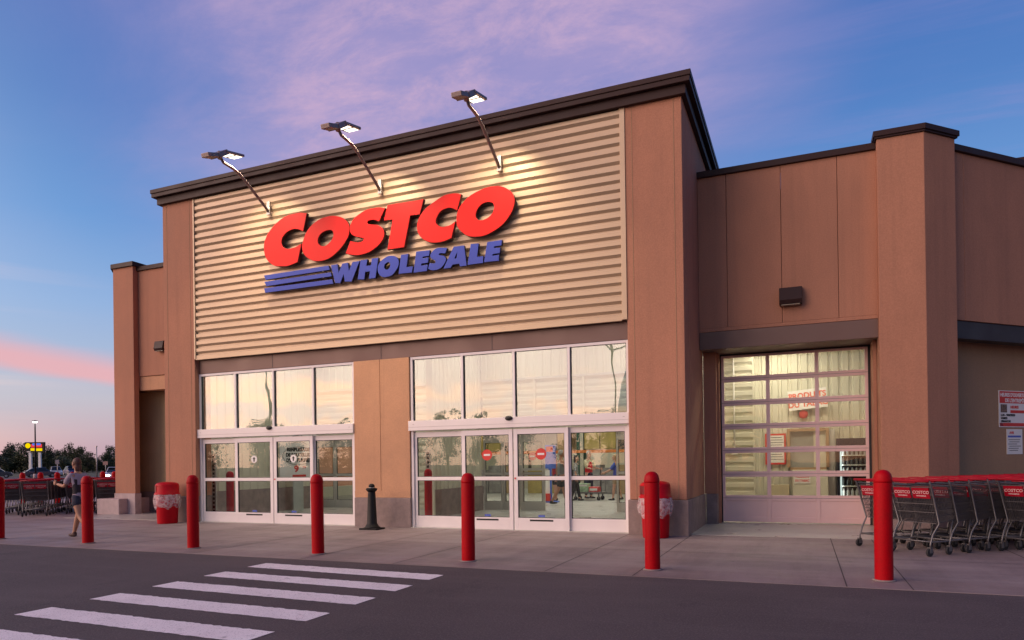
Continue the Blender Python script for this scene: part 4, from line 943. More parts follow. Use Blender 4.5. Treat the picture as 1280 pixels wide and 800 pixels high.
# ================================================================ shopping carts: local x across, y forward, origin between the rear wheels
def make_cart():
    t = thing('shopping_cart', 'cart', 'shopping cart', (0, 0, 0))
    P = Vector
    rw, fw = .325, .235                                     # half widths at the rear and front rims
    RT, RB, FT, FB = (.00, 1.0), (.16, .45), (.95, .92), (.86, .52)   # (y, z) of rear top, rear bottom, front top, front bottom
    def rim(s, f, up):                                      # point on a side: f 0 rear .. 1 front, up 0 bottom .. 1 top
        yb = RB[0] + (FB[0] - RB[0]) * f; zb = RB[1] + (FB[1] - RB[1]) * f; yt = RT[0] + (FT[0] - RT[0]) * f; zt = RT[1] + (FT[1] - RT[1]) * f
        w = (rw + (fw - rw) * f) * (.86 + .14 * up)
        return P((s * w, yb + (yt - yb) * up, zb + (zt - zb) * up))
    fr = MB()
    for s in (-1, 1):
        fr.tube([(s * .335, -.06, 1.05), (s * .33, -.02, 1.0), rim(s, 0, 0) + P((s * .035, 0, 0)), (s * .30, .05, .30), (s * .30, 0, .17), (s * .30, 0, .105)], .0135, 6)
        fr.tube([(s * .30, .02, .20), (s * .27, .4, .19), (s * .20, .82, .19), (s * .20, .84, .12)], .0125, 6)
        fr.tube([rim(s, 0, 1), rim(s, 1, 1)], .010, 6)
        fr.tube([rim(s, .55, 0), (s * .25, .45, .19)], .010, 6)
    fr.tube([(-.30, .02, .20), (.30, .02, .20)], .011, 6); fr.tube([(-.20, .82, .19), (.20, .82, .19)], .011, 6)
    fr.build('frame', CARTFRAME, t)
    bk = MB(); wr = .0042
    for s in (-1, 1):
        for k in range(1, 33): bk.tube([rim(s, k / 32, 0), rim(s, k / 32, 1)], wr, 4, False)
        for up in (0, .18, .36, .54, .72, .88): bk.tube([rim(s, 0, up), rim(s, 1, up)], wr * 1.3, 4, False)
    for k in range(0, 13):
        a = -1 + 2 * k / 12
        b0, b1 = rim(1, 1, 0), rim(1, 1, 1); bk.tube([P((a * b0.x, b0.y, b0.z)), P((a * b1.x, b1.y, b1.z))], wr, 4, False)
        c0 = rim(1, 0, 0); bk.tube([P((a * c0.x, c0.y, c0.z)), P((a * b0.x, b0.y, b0.z))], wr, 4, False)
    for up in (0, .3, .6, 1): bk.tube([rim(-1, 1, up), rim(1, 1, up)], wr * 1.6, 4, False)
    for f in (.2, .4, .6, .8): bk.tube([rim(-1, f, 0), rim(1, f, 0)], wr * 1.4, 4, False)
    bk.build('basket', CARTWIRE, t)
    gt = MB()
    for k in range(0, 25):
        a = -1 + 2 * k / 24; b0, b1 = rim(1, 0, 0), rim(1, 0, .93); gt.tube([P((a * b0.x, b0.y - .005, b0.z)), P((a * b1.x, b1.y - .005, b1.z))], wr, 4, False)
    for up in (0, .28, .5, .74, .93): gt.tube([rim(-1, 0, up) + P((0, -.006, 0)), rim(1, 0, up) + P((0, -.006, 0))], wr * 1.5, 4, False)
    gt.build('rear_gate', CARTWIRE, t)
    for s in (-1, 1):                                       # two red seat flaps with white print
        a = P((s * .145, .012, .955)); ez = (P((0, RT[0], RT[1])) - P((0, RB[0], RB[1]))).normalized(); ex = P((1, 0, 0)); n = ex.cross(ez)
        n = -n if n.y > 0 else n
        fl = MB().frame(a, ex, n, ez, -.13, .13, .0, .014, -.155, .0).build('seat_flap', CARTRED, t)
        WL[fl.name] = (0, 0, 0)
        ms = text_mb('COSTCO', .062, a + n * .0145 + ez * -.085, ex, ez, .002, .001, 'CENTER', shear=.2)
        text_mb('WHOLESALE', .026, a + n * .0145 + ez * -.125, ex, ez, .002, .001, 'CENTER', mb=ms)
        ms.build('printed_name', CARTPRINT, fl, off=(0, 0, 0))
    hd = MB(); hd.tube([(-.34, -.06, 1.05), (.34, -.06, 1.05)], .019, 8); hd.build('handle', CARTRED, t)
    MB().frame((0, -.03, 1.0), (1, 0, 0), (0, 1, 0), UP, -.12, .12, -.03, .02, .02, .05).build('handle_grip', CARTRED, t)
    for (x, y) in ((-.30, 0), (.30, 0), (-.20, .84), (.20, .84)):
        w = MB(); n = 14
        vs = [(x + dx, y - .02 + .058 * math.cos(2 * math.pi * k / n), .06 + .058 * math.sin(2 * math.pi * k / n)) for dx in (-.015, .015) for k in range(n)]
        w.add(vs, [tuple(range(n)), tuple(range(2 * n - 1, n - 1, -1))] + [(k, n + k, n + (k + 1) % n, (k + 1) % n) for k in range(n)])
        wh = w.build('castor', RUBBER, t); WL[wh.name] = (0, 0, 0)
        f = MB(); f.box(x - .022, x - .016, y - .035, y + .015, .05, .125); f.box(x + .016, x + .022, y - .035, y + .015, .05, .125); f.box(x - .022, x + .022, y - .035, y + .015, .118, .13)
        f.lathe([(.0, .0)], 3) if False else None
        f.build('castor_fork', CARTFRAME, wh, off=(0, 0, 0))
    return t
cart = make_cart(); index_tree(cart)
first = [True]
def put_cart(x, y, rz, label, group):
    z = .004
    jx, jy, jr = random.uniform(-.012, .012), random.uniform(-.02, .02), random.uniform(-.012, .012)
    if first[0]:
        first[0] = False; cart.location = (x, y, z); cart.rotation_euler = (0, 0, rz); cart['label'] = label; cart['group'] = group
    else: copy_tree(cart, (x + jx, y + jy, z), rz + jr, label, group)
# right rows run along the 45 degree wall
D = Vector((q, q)); N = Vector((q, -q)); RZ = R(-45)
BC = Vector((1.62, 11.2)) - N * .30                       # centre of the rear axle of the middle row's last cart
gl = 'nested shopping carts by the right wall'
rows = ((BC - N * .70 + D * .16, 13, 'wall-side right row'), (BC, 13, 'middle right row'), (BC + N * .70 + D * 1.36, 9, 'kerb-side right row'))
ORD = ('last', 'second from last', 'third from last', 'fourth from last', 'fifth from last', 'sixth from last', 'seventh from last', 'eighth from last', 'ninth from last', 'tenth from last', 'eleventh from last', 'twelfth from last', 'thirteenth from last')
for c0_, n_, nm in rows:
    for k in range(n_):
        p = c0_ + D * (.40 * k)
        lb = ('rearmost shopping cart, red seat flaps in full view, of the ' if k == 0 else 'nested shopping cart, ' + ORD[k] + ' of the ') + nm
        put_cart(p.x, p.y, RZ, lb, gl)
# left rows, mirrored
D2 = Vector((-q, q)); N2 = Vector((q, q)); RZ2 = R(45)
base = Vector((-20.72, 13.42))
gl2 = 'nested shopping carts beside the left tower'
for c0_, n_, nm in ((base, 9, 'middle left row'), (base - N2 * .95 + D2 * 1.0, 9, 'outer left row behind the end bollard'), (base + N2 * .95 + D2 * .75, 9, 'row behind the walking woman'), (base + N2 * 1.8 + D2 * .3, 8, 'row tight beside the left tower')):
    for k in range(n_):
        p = c0_ + D2 * (.40 * k)
        lb = ('rearmost shopping cart of the ' if k == 0 else 'nested shopping cart, ' + ORD[k] + ' of the ') + nm
        put_cart(p.x, p.y, RZ2, lb, gl2)
# ================================================================ people
SKIN = mat('skin', (.50, .27, .19), .55, var=.05, objspace=True)
SKINTAN = mat('tanned skin', (.42, .21, .13), .55, var=.05, objspace=True)
HAIRB = mat('brown hair', (.09, .035, .025), .6, var=.3, vscale=20, objspace=True)
HAIRG = mat('grey hair', (.40, .37, .35), .7, var=.2, vscale=20, objspace=True)
HAIRD = mat('dark hair', (.03, .02, .018), .6, var=.3, vscale=20, objspace=True)
HAIRL = mat('fair hair', (.45, .28, .14), .6, var=.2, vscale=20, objspace=True)
def cloth(n, c, v=.12): return mat(n, c, .85, var=v, vscale=14, objspace=True, bump=.2, bscale=30)
def skin_mesh(joints, edges, radii, root):
    me = bpy.data.meshes.new('skin_tmp'); me.from_pydata([tuple(j) for j in joints], edges, []); me.update()
    ob = bpy.data.objects.new('skin_tmp', me); COL.objects.link(ob)
    sk = ob.modifiers.new('skin', 'SKIN'); sk.branch_smoothing = .6
    for i, r in enumerate(radii):
        d = me.skin_vertices[0].data[i]; d.radius = (r, r) if not isinstance(r, tuple) else r; d.use_root = (i == root)
    ss = ob.modifiers.new('sub', 'SUBSURF'); ss.levels = 1; ss.render_levels = 1
    dg = bpy.context.evaluated_depsgraph_get(); out = bpy.data.meshes.new_from_object(ob.evaluated_get(dg))
    mb = MB(); mb.add([tuple(v.co) for v in out.vertices], [tuple(p.vertices) for p in out.polygons], True)
    bpy.data.objects.remove(ob); bpy.data.meshes.remove(me); bpy.data.meshes.remove(out)
    return mb
def person(label, loc, rz, h=1.72, legs=((0, 0), (0, 0)), arms=((0, 10, 8), (0, 10, 8)), lean=0., skin=SKIN, hair=HAIRB, hairlen=.0,
           top=None, sleeves=.5, vest=None, bottom=None, leglen=.5, shoe=None, wid=1., female=False, group=None, cat='person', headturn=0):
    s = h / 1.72; V = Vector
    t = thing('person', label, cat, loc, rz, group)
    def fwd(deg): return V((0, math.sin(R(deg)), -math.cos(R(deg))))
    TH, SH, UA, FA = .43 * s, .41 * s, .29 * s, .25 * s
    leg = []
    for sd, (hip, knee) in zip((-1, 1), legs):
        H = V((sd * .095 * s * wid, 0, 0)); K = H + fwd(hip) * TH; A = K + fwd(hip - knee) * SH
        leg.append((H, K, A))
    pz = -min(l[2].z for l in leg) + .085 * s
    O = V((0, 0, pz)); up = V((0, math.sin(R(lean)), math.cos(R(lean))))
    leg = [(a + O, b + O, c + O) for a, b, c in leg]
    pel = O + up * .03 * s; waist = O + up * .17 * s; chest = O + up * .36 * s; nb = O + up * .50 * s; neck = O + up * .565 * s; head = O + up * .69 * s + V((0, .02, 0))
    arm = []
    for sd, (sh, el, outd) in zip((-1, 1), arms):
        Sx = O + up * .465 * s + V((sd * (.165 if female else .19) * s * wid, 0, 0))
        d1 = fwd(sh + lean) + V((sd * math.sin(R(outd)), 0, 0)); d1.normalize()
        E = Sx + d1 * UA
        d2 = fwd(sh + lean + el) + V((sd * math.sin(R(outd)) * .3 - sd * .0, 0, 0)); d2.normalize()
        arm.append((Sx, E, E + d2 * FA, d2))
    j = [pel, waist, chest, nb, neck, head - V((0, 0, .05 * s))]; e = [(0, 1), (1, 2), (2, 3), (3, 4), (4, 5)]
    wf = wid
    r = [(.125 * s * wf, .10 * s * wf), (.105 * s * wf, .085 * s * wf), (.14 * s * wf, .10 * s * wf), (.085 * s, .07 * s), .055 * s, .055 * s]
    for i, (a, b, c) in enumerate(leg):
        n = len(j); foot = c + V((0, .14 * s, -.055 * s)); heel = c + V((0, -.03 * s, -.05 * s))
        j += [a, (a + b) / 2, b, b * .6 + c * .4, c, c + V((0, .03 * s, -.045 * s)), foot]
        r += [.09 * s * wf, .08 * s * wf, .056 * s, .057 * s, .036 * s, .038 * s, .03 * s]
        e += [(0, n), (n, n + 1), (n + 1, n + 2), (n + 2, n + 3), (n + 3, n + 4), (n + 4, n + 5), (n + 5, n + 6)]
    for i, (a, b, c, d) in enumerate(arm):
        n = len(j); j += [a, (a + b) / 2, b, b * .55 + c * .45, c]; r += [.055 * s, .047 * s, .037 * s, .037 * s, .026 * s]
        e += [(2, n), (n, n + 1), (n + 1, n + 2), (n + 2, n + 3), (n + 3, n + 4)]
    mb = skin_mesh(j, e, r, 0)
    mb.ell(head, (.073 * s, .092 * s, .113 * s), 18, 12)
    mb.ell(head + V((0, .094 * s, -.015 * s)), (.014 * s, .02 * s, .025 * s), 8, 6)
    mb.ell(head + V((0, .075 * s, -.085 * s)), (.035 * s, .025 * s, .025 * s), 8, 6)
    for sd in (-1, 1): mb.ell(head + V((sd * .075 * s, 0, -.01 * s)), (.012 * s, .022 * s, .032 * s), 8, 6)
    for sd, (a, b, c, d) in zip((-1, 1), arm):                        # palm, four unequal bent fingers, thumb off the side
        side = V((1, 0, 0)); pf = d; palm_n = pf.cross(side).normalized()
        pc = c + pf * .05 * s
        mb.ell(pc, (.022 * s, .034 * s, .045 * s), 10, 8)
        acr = palm_n
        for q_, ln in zip((-.027, -.009, .009, .026), (.065, .078, .072, .055)):
            b0 = c + pf * .085 * s + acr * q_ * s; m1 = b0 + (pf * .9 - side * sd * .25) * ln * .55 * s; m2 = m1 + (pf * .7 - side * sd * .7) * ln * .5 * s
            mb.tube([b0 - pf * .02 * s, b0, m1, m2], [.009 * s, .009 * s, .008 * s, .0065 * s], 6)
        tb = c + pf * .03 * s + acr * -.03 * s
        mb.tube([tb, tb + (pf * .6 - acr * .7) * .035 * s, tb + (pf * .95 - acr * .6) * .065 * s], [.011 * s, .01 * s, .007 * s], 6)
    mb.cur = 1
    for sd in (-1, 1): mb.ell(head + V((sd * .03 * s, .082 * s, .012 * s)), (.011 * s, .008 * s, .007 * s), 8, 6)
    mb.cur = 2; mb.ell(head + V((0, .088 * s, -.055 * s)), (.024 * s, .008 * s, .006 * s), 8, 5)
    body = mb.build('body', [skin, mat('dark eye', (.02, .015, .012), .3), mat('lips', (.42, .12, .11), .5)], t, off=(0, 0, 0))
    hb_ = MB(); hb_.ell(head + V((0, -.022 * s, .03 * s)), (.081 * s, .090 * s, .100 * s), 16, 10)
    if hairlen > 0: hb_.ell(head + V((0, -.06 * s, -.08 * s)), (.07 * s, .045 * s, .07 * s + hairlen), 14, 10)
    hb_.build('hair', hair, t, off=(0, 0, 0))
    def torso(scale, z0, sl, name, m):
        jj = [O + up * z0 * s, waist, chest, O + up * .455 * s]; ee = [(0, 1), (1, 2), (2, 3)]
        rr = [(.155 * s * wf * scale, .122 * s * wf * scale), (.14 * s * wf * scale, .108 * s * wf * scale), (.162 * s * wf * scale, .117 * s * wf * scale), (.10 * s * scale, .085 * s * scale)]
        for a, b, c, d in arm:
            n = len(jj)
            if sl > 0:
                if sl <= .5: jj += [a, a + (b - a) * sl * 2]; rr += [.068 * s * scale, .062 * s * scale]; ee += [(2, n), (n, n + 1)]
                else: jj += [a, b, b + (c - b) * (sl - .5) * 2]; rr += [.068 * s * scale, .052 * s * scale, .042 * s * scale]; ee += [(2, n), (n, n + 1), (n + 1, n + 2)]
            else:
                jj += [a * .75 + chest * .25 + V((0, 0, .02 * s))]; rr += [.055 * s * scale]; ee += [(2, n)]
        skin_mesh(jj, ee, rr, 0).build(name, m, t, off=(0, 0, 0))
    if top: torso(1.08, -.12, sleeves, 'shirt', top)
    if vest: torso(1.17, -.12, 0, 'vest', vest)
    if bottom:
        jj = [O + up * .17 * s, O]; ee = [(0, 1)]; rr = [(.148 * s * wf, .118 * s * wf), (.155 * s * wf, .125 * s * wf)]
        for a, b, c in leg:
            n = len(jj)
            jj += [a, a + (b - a) * min(1, leglen * 2)]; rr += [.108 * s * wf, (.098 if leglen < .6 else .075) * s * wf]; ee += [(1, n), (n, n + 1)]
            if leglen > .5: jj += [b + (c - b) * (leglen - .5) * 2]; rr += [.062 * s * wf]; ee += [(n + 1, n + 2)]
        skin_mesh(jj, ee, rr, 1).build('shorts' if leglen <= .5 else 'trousers', bottom, t, off=(0, 0, 0))
    if shoe:
        for a, b, c in leg:
            sm = MB(); sm.ell(c + V((0, .055 * s, -.052 * s)), (.047 * s, .135 * s, .036 * s), 12, 8); sm.ell(c + V((0, -.01 * s, -.02 * s)), (.043 * s, .05 * s, .045 * s), 10, 8)
            sm.build('shoe', shoe, t, off=(0, 0, 0))
    return t, head, arm
w, hd_, ar_ = person('woman walking along the pavement in a light top, dark vest and dark shorts', (-13.42, 9.57, .004), R(86), 1.66, legs=((-20, 30), (27, 6)), arms=((26, 70, 6), (-22, 30, 10)), lean=6,
           skin=SKINTAN, hair=HAIRB, hairlen=.05, top=cloth('lavender white jersey', (.34, .28, .34)), sleeves=.42, vest=cloth('black vest', (.022, .016, .022)), bottom=cloth('navy denim', (.02, .022, .045)), leglen=.27,
           shoe=mat('brown sandal', (.06, .025, .02), .7), wid=.95, female=True)
for sd in range(2):
    pass
for A_, fn in ((0, 0),):
    pass
SOLE = mat('sandal leather', (.05, .02, .015), .7)
for ch in [c for c in bpy.data.objects if c.parent == w and c.name.startswith('body')]:
    low = sorted(ch.data.vertices, key=lambda v: v.co.z)
person('grey haired man in a grey sleeveless top and dark shorts inside the doors', (-7.05, 20.9, .012), R(-52), 1.76, legs=((16, 4), (-18, 14)), arms=((-10, 14, 12), (14, 16, 12)),
       skin=SKINTAN, hair=HAIRG, top=cloth('grey jersey', (.20, .22, .22)), sleeves=0, bottom=cloth('charcoal shorts', (.03, .03, .03)), leglen=.44, shoe=mat('dark shoe', (.02, .02, .022), .6), wid=1.12, group=None)
person('attendant in a red vest over a pale shirt inside the doors', (-7.35, 25.0, .012), R(-112), 1.76, legs=((2, 2), (-2, 4)), arms=((18, 62, 4), (16, 66, 4)),
       hair=HAIRG, top=cloth('cream shirt', (.55, .50, .34)), sleeves=.5, vest=cloth('red vest', (.60, .015, .025)), bottom=cloth('dark jeans', (.018, .022, .05)), leglen=.97, shoe=mat('dark shoe', (.02, .02, .022), .6), wid=1.1)
person('woman in a black and white patterned top and dark trousers beside the attendant', (-7.35, 23.4, .012), R(-70), 1.60, legs=((10, 2), (-10, 8)), arms=((6, 18, 8), (-6, 18, 8)),
       hair=HAIRD, hairlen=.05, top=mat('black white print', (.3, .3, .3), .85, var=.95, vscale=18, objspace=True), sleeves=.5, bottom=cloth('black trousers', (.018, .018, .02)), leglen=.97, shoe=mat('dark shoe', (.02, .02, .022), .6), wid=.95, female=True)
person('fair haired shopper in a blue top pushing a flatbed trolley', (-6.05, 23.9, .012), R(96), 1.60, legs=((8, 2), (-10, 8)), arms=((36, 30, 6), (36, 30, 6)),
       hair=HAIRL, hairlen=.06, top=cloth('blue jersey', (.06, .10, .42)), sleeves=.5, bottom=cloth('tan shorts', (.32, .24, .15)), leglen=.4, shoe=mat('dark shoe', (.02, .02, .022), .6), wid=.98, female=True)
person('slim person in a dark red top behind the inner door leaf', (-7.98, 23.0, .012), R(150), 1.62, legs=((4, 2), (-6, 6)), arms=((4, 12, 6), (-4, 14, 6)),
       hair=HAIRD, hairlen=.08, top=cloth('dark red jersey', (.30, .012, .02)), sleeves=.4, bottom=cloth('charcoal shorts', (.03, .03, .03)), leglen=.4, shoe=mat('dark shoe', (.02, .02, .022), .6), wid=.82, female=True)
# flatbed trolley, banner stand, racks
t = thing('flatbed_trolley', 'low flatbed trolley with a few packs on it inside the right doors', 'trolley', (-7.05, 24.0, .012))
MB().box(-.55, .55, -.33, .33, .24, .29).build('deck', CARTFRAME, t, off=(0, 0, 0), bevel=.008)
hm = MB(); hm.tube([(.53, -.28, .29), (.53, -.28, 1.0), (.53, .28, 1.0), (.53, .28, .29)], .016, 8); hm.tube([(.53, -.28, .62), (.53, .28, .62)], .012, 6); hm.build('push_handle', CARTFRAME, t, off=(0, 0, 0))
for x in (-.42, .42):
    for y in (-.26, .26):
        MB().tube([(x, y - .02, .07), (x, y + .02, .07)], .07, 14).build('castor', RUBBER, t, off=(0, 0, 0))
        MB().box(x - .02, x + .02, y - .03, y + .03, .08, .24).build('castor_bracket', CARTFRAME, t, off=(0, 0, 0))
t2 = thing('goods_pack', 'green and white pack on the flatbed trolley', 'pack', (-7.2, 24.0, .30))
MB().box(-.25, .15, -.2, .2, 0, .30).build('carton', mat('pale green print', (.35, .5, .33), .6, var=.4, vscale=9, objspace=True), t2, off=(0, 0, 0), bevel=.006); MB().box(-.22, .12, -.204, -.2, .2, .27).build('label_panel', PAPER, t2, off=(0, 0, 0))
t2 = thing('goods_pack', 'red and white pack on the flatbed trolley nearest its handle', 'pack', (-6.85, 24.0, .30))
MB().box(-.15, .18, -.2, .2, 0, .18).build('carton', mat('red print', (.6, .08, .08), .6, var=.4, vscale=9, objspace=True), t2, off=(0, 0, 0), bevel=.006); MB().box(-.12, .15, -.204, -.2, .05, .13).build('label_panel', PAPER, t2, off=(0, 0, 0))
t = thing('banner_stand', 'tall blue banner stand behind the opening inner door', 'banner', (-7.95, 22.4, .012))
BLU = mat('blue banner print', (.06, .14, .55), .5, var=.25, vscale=3, objspace=True)
MB().box(-.26, .26, -.2, .2, 0, .04).build('base_plate', BLU, t, off=(0, 0, 0), bevel=.006)
MB().box(-.05, .05, -.03, .03, .04, 1.2).build('upright', BLU, t, off=(0, 0, 0))
MB().box(-.22, .22, -.04, -.03, 1.15, 1.95).build('panel', BLU, t, off=(0, 0, 0)); MB().box(-.18, .0, -.043, -.041, .3, 1.1).build('leaflet_holder', PAPER, t, off=(0, 0, 0)); MB().box(-.2, .02, -.16, .02, .05, .30).build('red_box', INKRED, t, off=(0, 0, 0)); MB().box(-.12, .12, -.043, -.041, 1.72, 1.9).build('red_mark', INKRED, t, off=(0, 0, 0))
GREENST = mat('dark green rack steel', (.02, .07, .045), .5); ORBEAM = mat('orange rack beam', (.55, .16, .03), .5)
CART_ = [mat('carton brown', (.36, .24, .12), .8, var=.2, vscale=3), mat('carton yellow', (.34, .26, .08), .7, var=.2, vscale=3), mat('carton dark', (.06, .055, .05), .7, var=.5, vscale=4), mat('carton grey', (.22, .21, .2), .7, var=.4, vscale=3)]
t = thing('pallet_rack', 'green and orange warehouse rack of stacked goods at the back of the hall', 'rack', (-9, 29, 0))
for x in (-14.0, -11.4, -8.8, -6.2, -3.6):
    for y in (28.4, 29.4): MB().box(x - .06, x + .06, y - .05, y + .05, 0, 4.8).build('upright', GREENST, t)
for z in (1.75, 3.3):
    for y in (28.36, 29.44): MB().box(-14.0, -3.6, y - .03, y + .03, z, z + .12).build('beam', ORBEAM, t)
for x in (-12.7, -10.1, -7.5, -4.9):
    for zi, z in enumerate((.02, 1.90, 3.45)):
        t3 = thing('goods_stack', 'block of stacked goods on the %s of the far rack, %s bay' % (('floor', 'lower beam', 'upper beam')[zi], {-12.7: 'far left', -10.1: 'second from left', -7.5: 'third from left', -4.9: 'far right'}[x]), 'goods', (x, 28.9, z), group='goods on the far rack')
        k = (int(abs(x) * 10) + zi) % 4; hh = random.uniform(1.0, 1.35)
        for a in (-1.05, -.35, .35): MB().box(a, a + .66, -.42, .42, .0, hh * random.uniform(.75, 1)).build('goods_block', CART_[(k + int(a > 0) + zi) % 4], t3, off=(0, 0, 0), bevel=.01)
# ================================================================ the far side of the lot
LEAF = mat('dusk foliage', (.045, .06, .025), .8, var=.45, vscale=.5)
LEAF2 = mat('dusk foliage olive', (.06, .068, .028), .8, var=.4, vscale=.5)
BARK = mat('bark', (.07, .05, .04), .9, var=.3, vscale=6)
def make_tree(seed, h, rad, m):
    rg = random.Random(seed); t = thing('roadside_tree', 'tree', 'tree', (0, 0, 0))
    tr = MB(); tr.tube([(0, 0, 0), (.05, 0, h * .25), (0, .08, h * .5), (.1, 0, h * .8)], [.22, .17, .12, .05], 8)
    cl = []
    for k in range(15):
        an = rg.uniform(0, 6.28); f = rg.uniform(.14, .93); rr = rad * rg.uniform(.15, .75) * (1.15 - abs(f - .55))
        c = Vector((math.cos(an) * rr, math.sin(an) * rr, h * f)); cl.append((c, rad * rg.uniform(.34, .6)))
        tr.tube([(0, 0, h * f * .6), c * .6 + Vector((0, 0, h * f * .28)), c], [.07, .05, .02], 5)
    tr.build('trunk', BARK, t)
    cr = MB()
    for c, r in cl:
        for k in range(85):
            d = Vector((rg.gauss(0, 1), rg.gauss(0, 1), rg.gauss(0, 1))).normalized() * r * rg.random() ** .45
            p = c + d; a = Vector((rg.gauss(0, 1), rg.gauss(0, 1), rg.gauss(0, 1))).normalized(); b = a.cross(Vector((rg.random(), rg.random(), 1))).normalized()
            sz = rg.uniform(.16, .34); cr.add([p - a * sz, p + b * sz * .6, p + a * sz, p - b * sz * .6], [(0, 1, 2, 3)])
    cr.build('crown', m, t)
    return t
protos = [make_tree(3, 8.6, 3.3, LEAF), make_tree(5, 7.0, 3.6, LEAF2), make_tree(8, 10.2, 2.9, LEAF), make_tree(13, 5.8, 2.6, LEAF2)]
for p in protos: index_tree(p)
used = set(); rg = random.Random(21)
kinds = ('broad dark', 'rounded olive', 'tall narrow dark', 'low olive')
spots = []
for i in range(84):
    f = -.55 + i * .0202 + rg.uniform(-.02, .02); dist = 1 + rg.uniform(-.05, .09)
    spots.append(((-234 + 33.9 * f) * dist, (141 + 14.1 * f) * dist, rg.randrange(4)))
spots.append((-176, 121, 3)); spots.append((-181, 116.5, 1))
from collections import Counter
cnt = Counter()
for i, (x, y, k) in enumerate(spots):
    lb = kinds[k] + ' tree of the far tree line beyond the car park'
    if i == 84: lb = 'small olive tree in the lot just right of the lit pole sign'
    if i == 85: lb = 'rounded olive tree in the lot behind the lit pole sign'
    if k not in used:
        used.add(k); o = protos[k]; o.location = (x, y, 0); o['label'] = lb; o['group'] = kinds[k] + ' trees of the far tree line'
    else:
        o = copy_tree(protos[k], (x, y, 0), rg.uniform(0, 6.28), lb, (kinds[k] + ' trees of the far tree line') if i < 84 else 'lone trees in the lot')
        sc_ = rg.uniform(.64, .95); o.scale = (sc_ * rg.uniform(.9, 1.2), sc_ * rg.uniform(.9, 1.2), sc_)
# the row across the car park behind the viewer, mirrored in the entrance glass
for i in range(26):
    f = i / 25; k = rg.randrange(4)
    copy_tree(protos[k], (-128 + 122 * f + rg.uniform(-2, 2), -62 - 40 * f + rg.uniform(-6, 6), 0), rg.uniform(0, 6.28), kinds[k] + ' tree mirrored in the entrance glass', kinds[k] + ' trees mirrored in the entrance glass')
# cars
CGLASS = mat('car window', (.02, .025, .03), .08)
HEAD = emit('headlamp lit', (1., .93, .8), 14.); HEADOFF = mat('headlamp lens', (.5, .5, .52), .15); TAIL = mat('tail lamp', (.35, .01, .01), .25)
def car(label, loc, rz, col, lit=False, tall=0.):
    t = thing('parked_car', label, 'car', loc, rz, 'cars in the car park')
    pm = mat('car paint %.2f %.2f %.2f' % col, col, .25, metal=.2, var=.03, coat=.6, objspace=True)
    lo = [(-2.25, .28), (-2.28, .55), (-2.2, .86 + tall * .3), (-1.0, .93 + tall * .3), (1.0, .95 + tall * .3), (2.05, .78 + tall * .2), (2.26, .58), (2.24, .28)]
    b = MB(); n = len(lo)
    vs = [(-.84, y, z) for y, z in lo] + [(-.90, y * .985, z * .98) for y, z in lo] + [(.90, y * .985, z * .98) for y, z in lo] + [(.84, y, z) for y, z in lo]
    b.add([(-.88, y, z) for y, z in lo] + [(.88, y, z) for y, z in lo], [tuple(range(n)), tuple(range(2 * n - 1, n - 1, -1))] + [(i, n + i, n + (i + 1) % n, (i + 1) % n) for i in range(n)])
    zr = 1.46 + tall; zb = .94 + tall * .3
    def loft(y0, y1, y2, y3, wb, wt, z0, z1): return [(-wb, y0, z0), (wb, y0, z0), (wb, y3, z0), (-wb, y3, z0), (-wt, y1, z1), (wt, y1, z1), (wt, y2, z1), (-wt, y2, z1)]
    F = [(0, 3, 2, 1), (4, 5, 6, 7), (0, 1, 5, 4), (1, 2, 6, 5), (2, 3, 7, 6), (3, 0, 4, 7)]
    b.add(loft(-1.0 if False else -.62, -.60, .62, .66, .64, .60, zr - .06, zr), F)
    b.add(loft(-1.95, -1.15, .35, 1.2, .82, .62, zb - .02, zr - .055), F[1:])
    bo = b.build('body', pm, t, off=(0, 0, 0), bevel=.05)
    for sd in (-1, 1):
        MB().add([(sd * .80, -1.7, zb + .05), (sd * .80, .95, zb + .05), (sd * .652, .33, zr - .1), (sd * .652, -1.08, zr - .1)], [(0, 1, 2, 3)]).add([(sd * .825, -1.7, zb + .05), (sd * .825, .95, zb + .05), (sd * .677, .33, zr - .1), (sd * .677, -1.08, zr - .1)], [(0, 1, 2, 3)]).build('side_window', CGLASS, t, off=(0, 0, 0))
    MB().add([(-.72, 1.16, zb + .06), (.72, 1.16, zb + .06), (.58, .42, zr - .09), (-.58, .42, zr - .09), (-.72, 1.10, zb + .04), (.72, 1.10, zb + .04), (.58, .36, zr - .1), (-.58, .36, zr - .1)], F).build('windscreen', CGLASS, t, off=(0, 0, 0))
    MB().add([(-.72, -1.93, zb + .06), (.72, -1.93, zb + .06), (.58, -1.24, zr - .09), (-.58, -1.24, zr - .09), (-.72, -1.85, zb + .04), (.72, -1.85, zb + .04), (.58, -1.14, zr - .1), (-.58, -1.14, zr - .1)], F).build('rear_window', CGLASS, t, off=(0, 0, 0))
    for x in (-.80, .80):
        for y in (-1.38, 1.42):
            wv = MB(); wv.tube([(x - .11, y, .32), (x + .11, y, .32)], .32, 18); wh = wv.build('wheel', RUBBER, t, off=(0, 0, 0))
            MB().tube([(x - .118, y, .32), (x + .118, y, .32)], .19, 12).build('rim', GALV, wh, off=(0, 0, 0))
    for x in (-.64, .64):
        MB().box(x - .17, x + .17, 2.16, 2.262, .60, .72).build('headlight', HEAD if lit else HEADOFF, t, off=(0, 0, 0))
        MB().box(x - .16, x + .16, -2.30, -2.2, .62, .80).build('tail_light', TAIL, t, off=(0, 0, 0))
    MB().box(-.26, .26, -2.30, -2.22, .45, .56).build('number_plate', PAPER, t, off=(0, 0, 0))
    return t
car('dark grey saloon parked broadside at the left edge of the car park', (-117.5, 70.0, 0), R(-35), (.06, .065, .075), tall=.25)
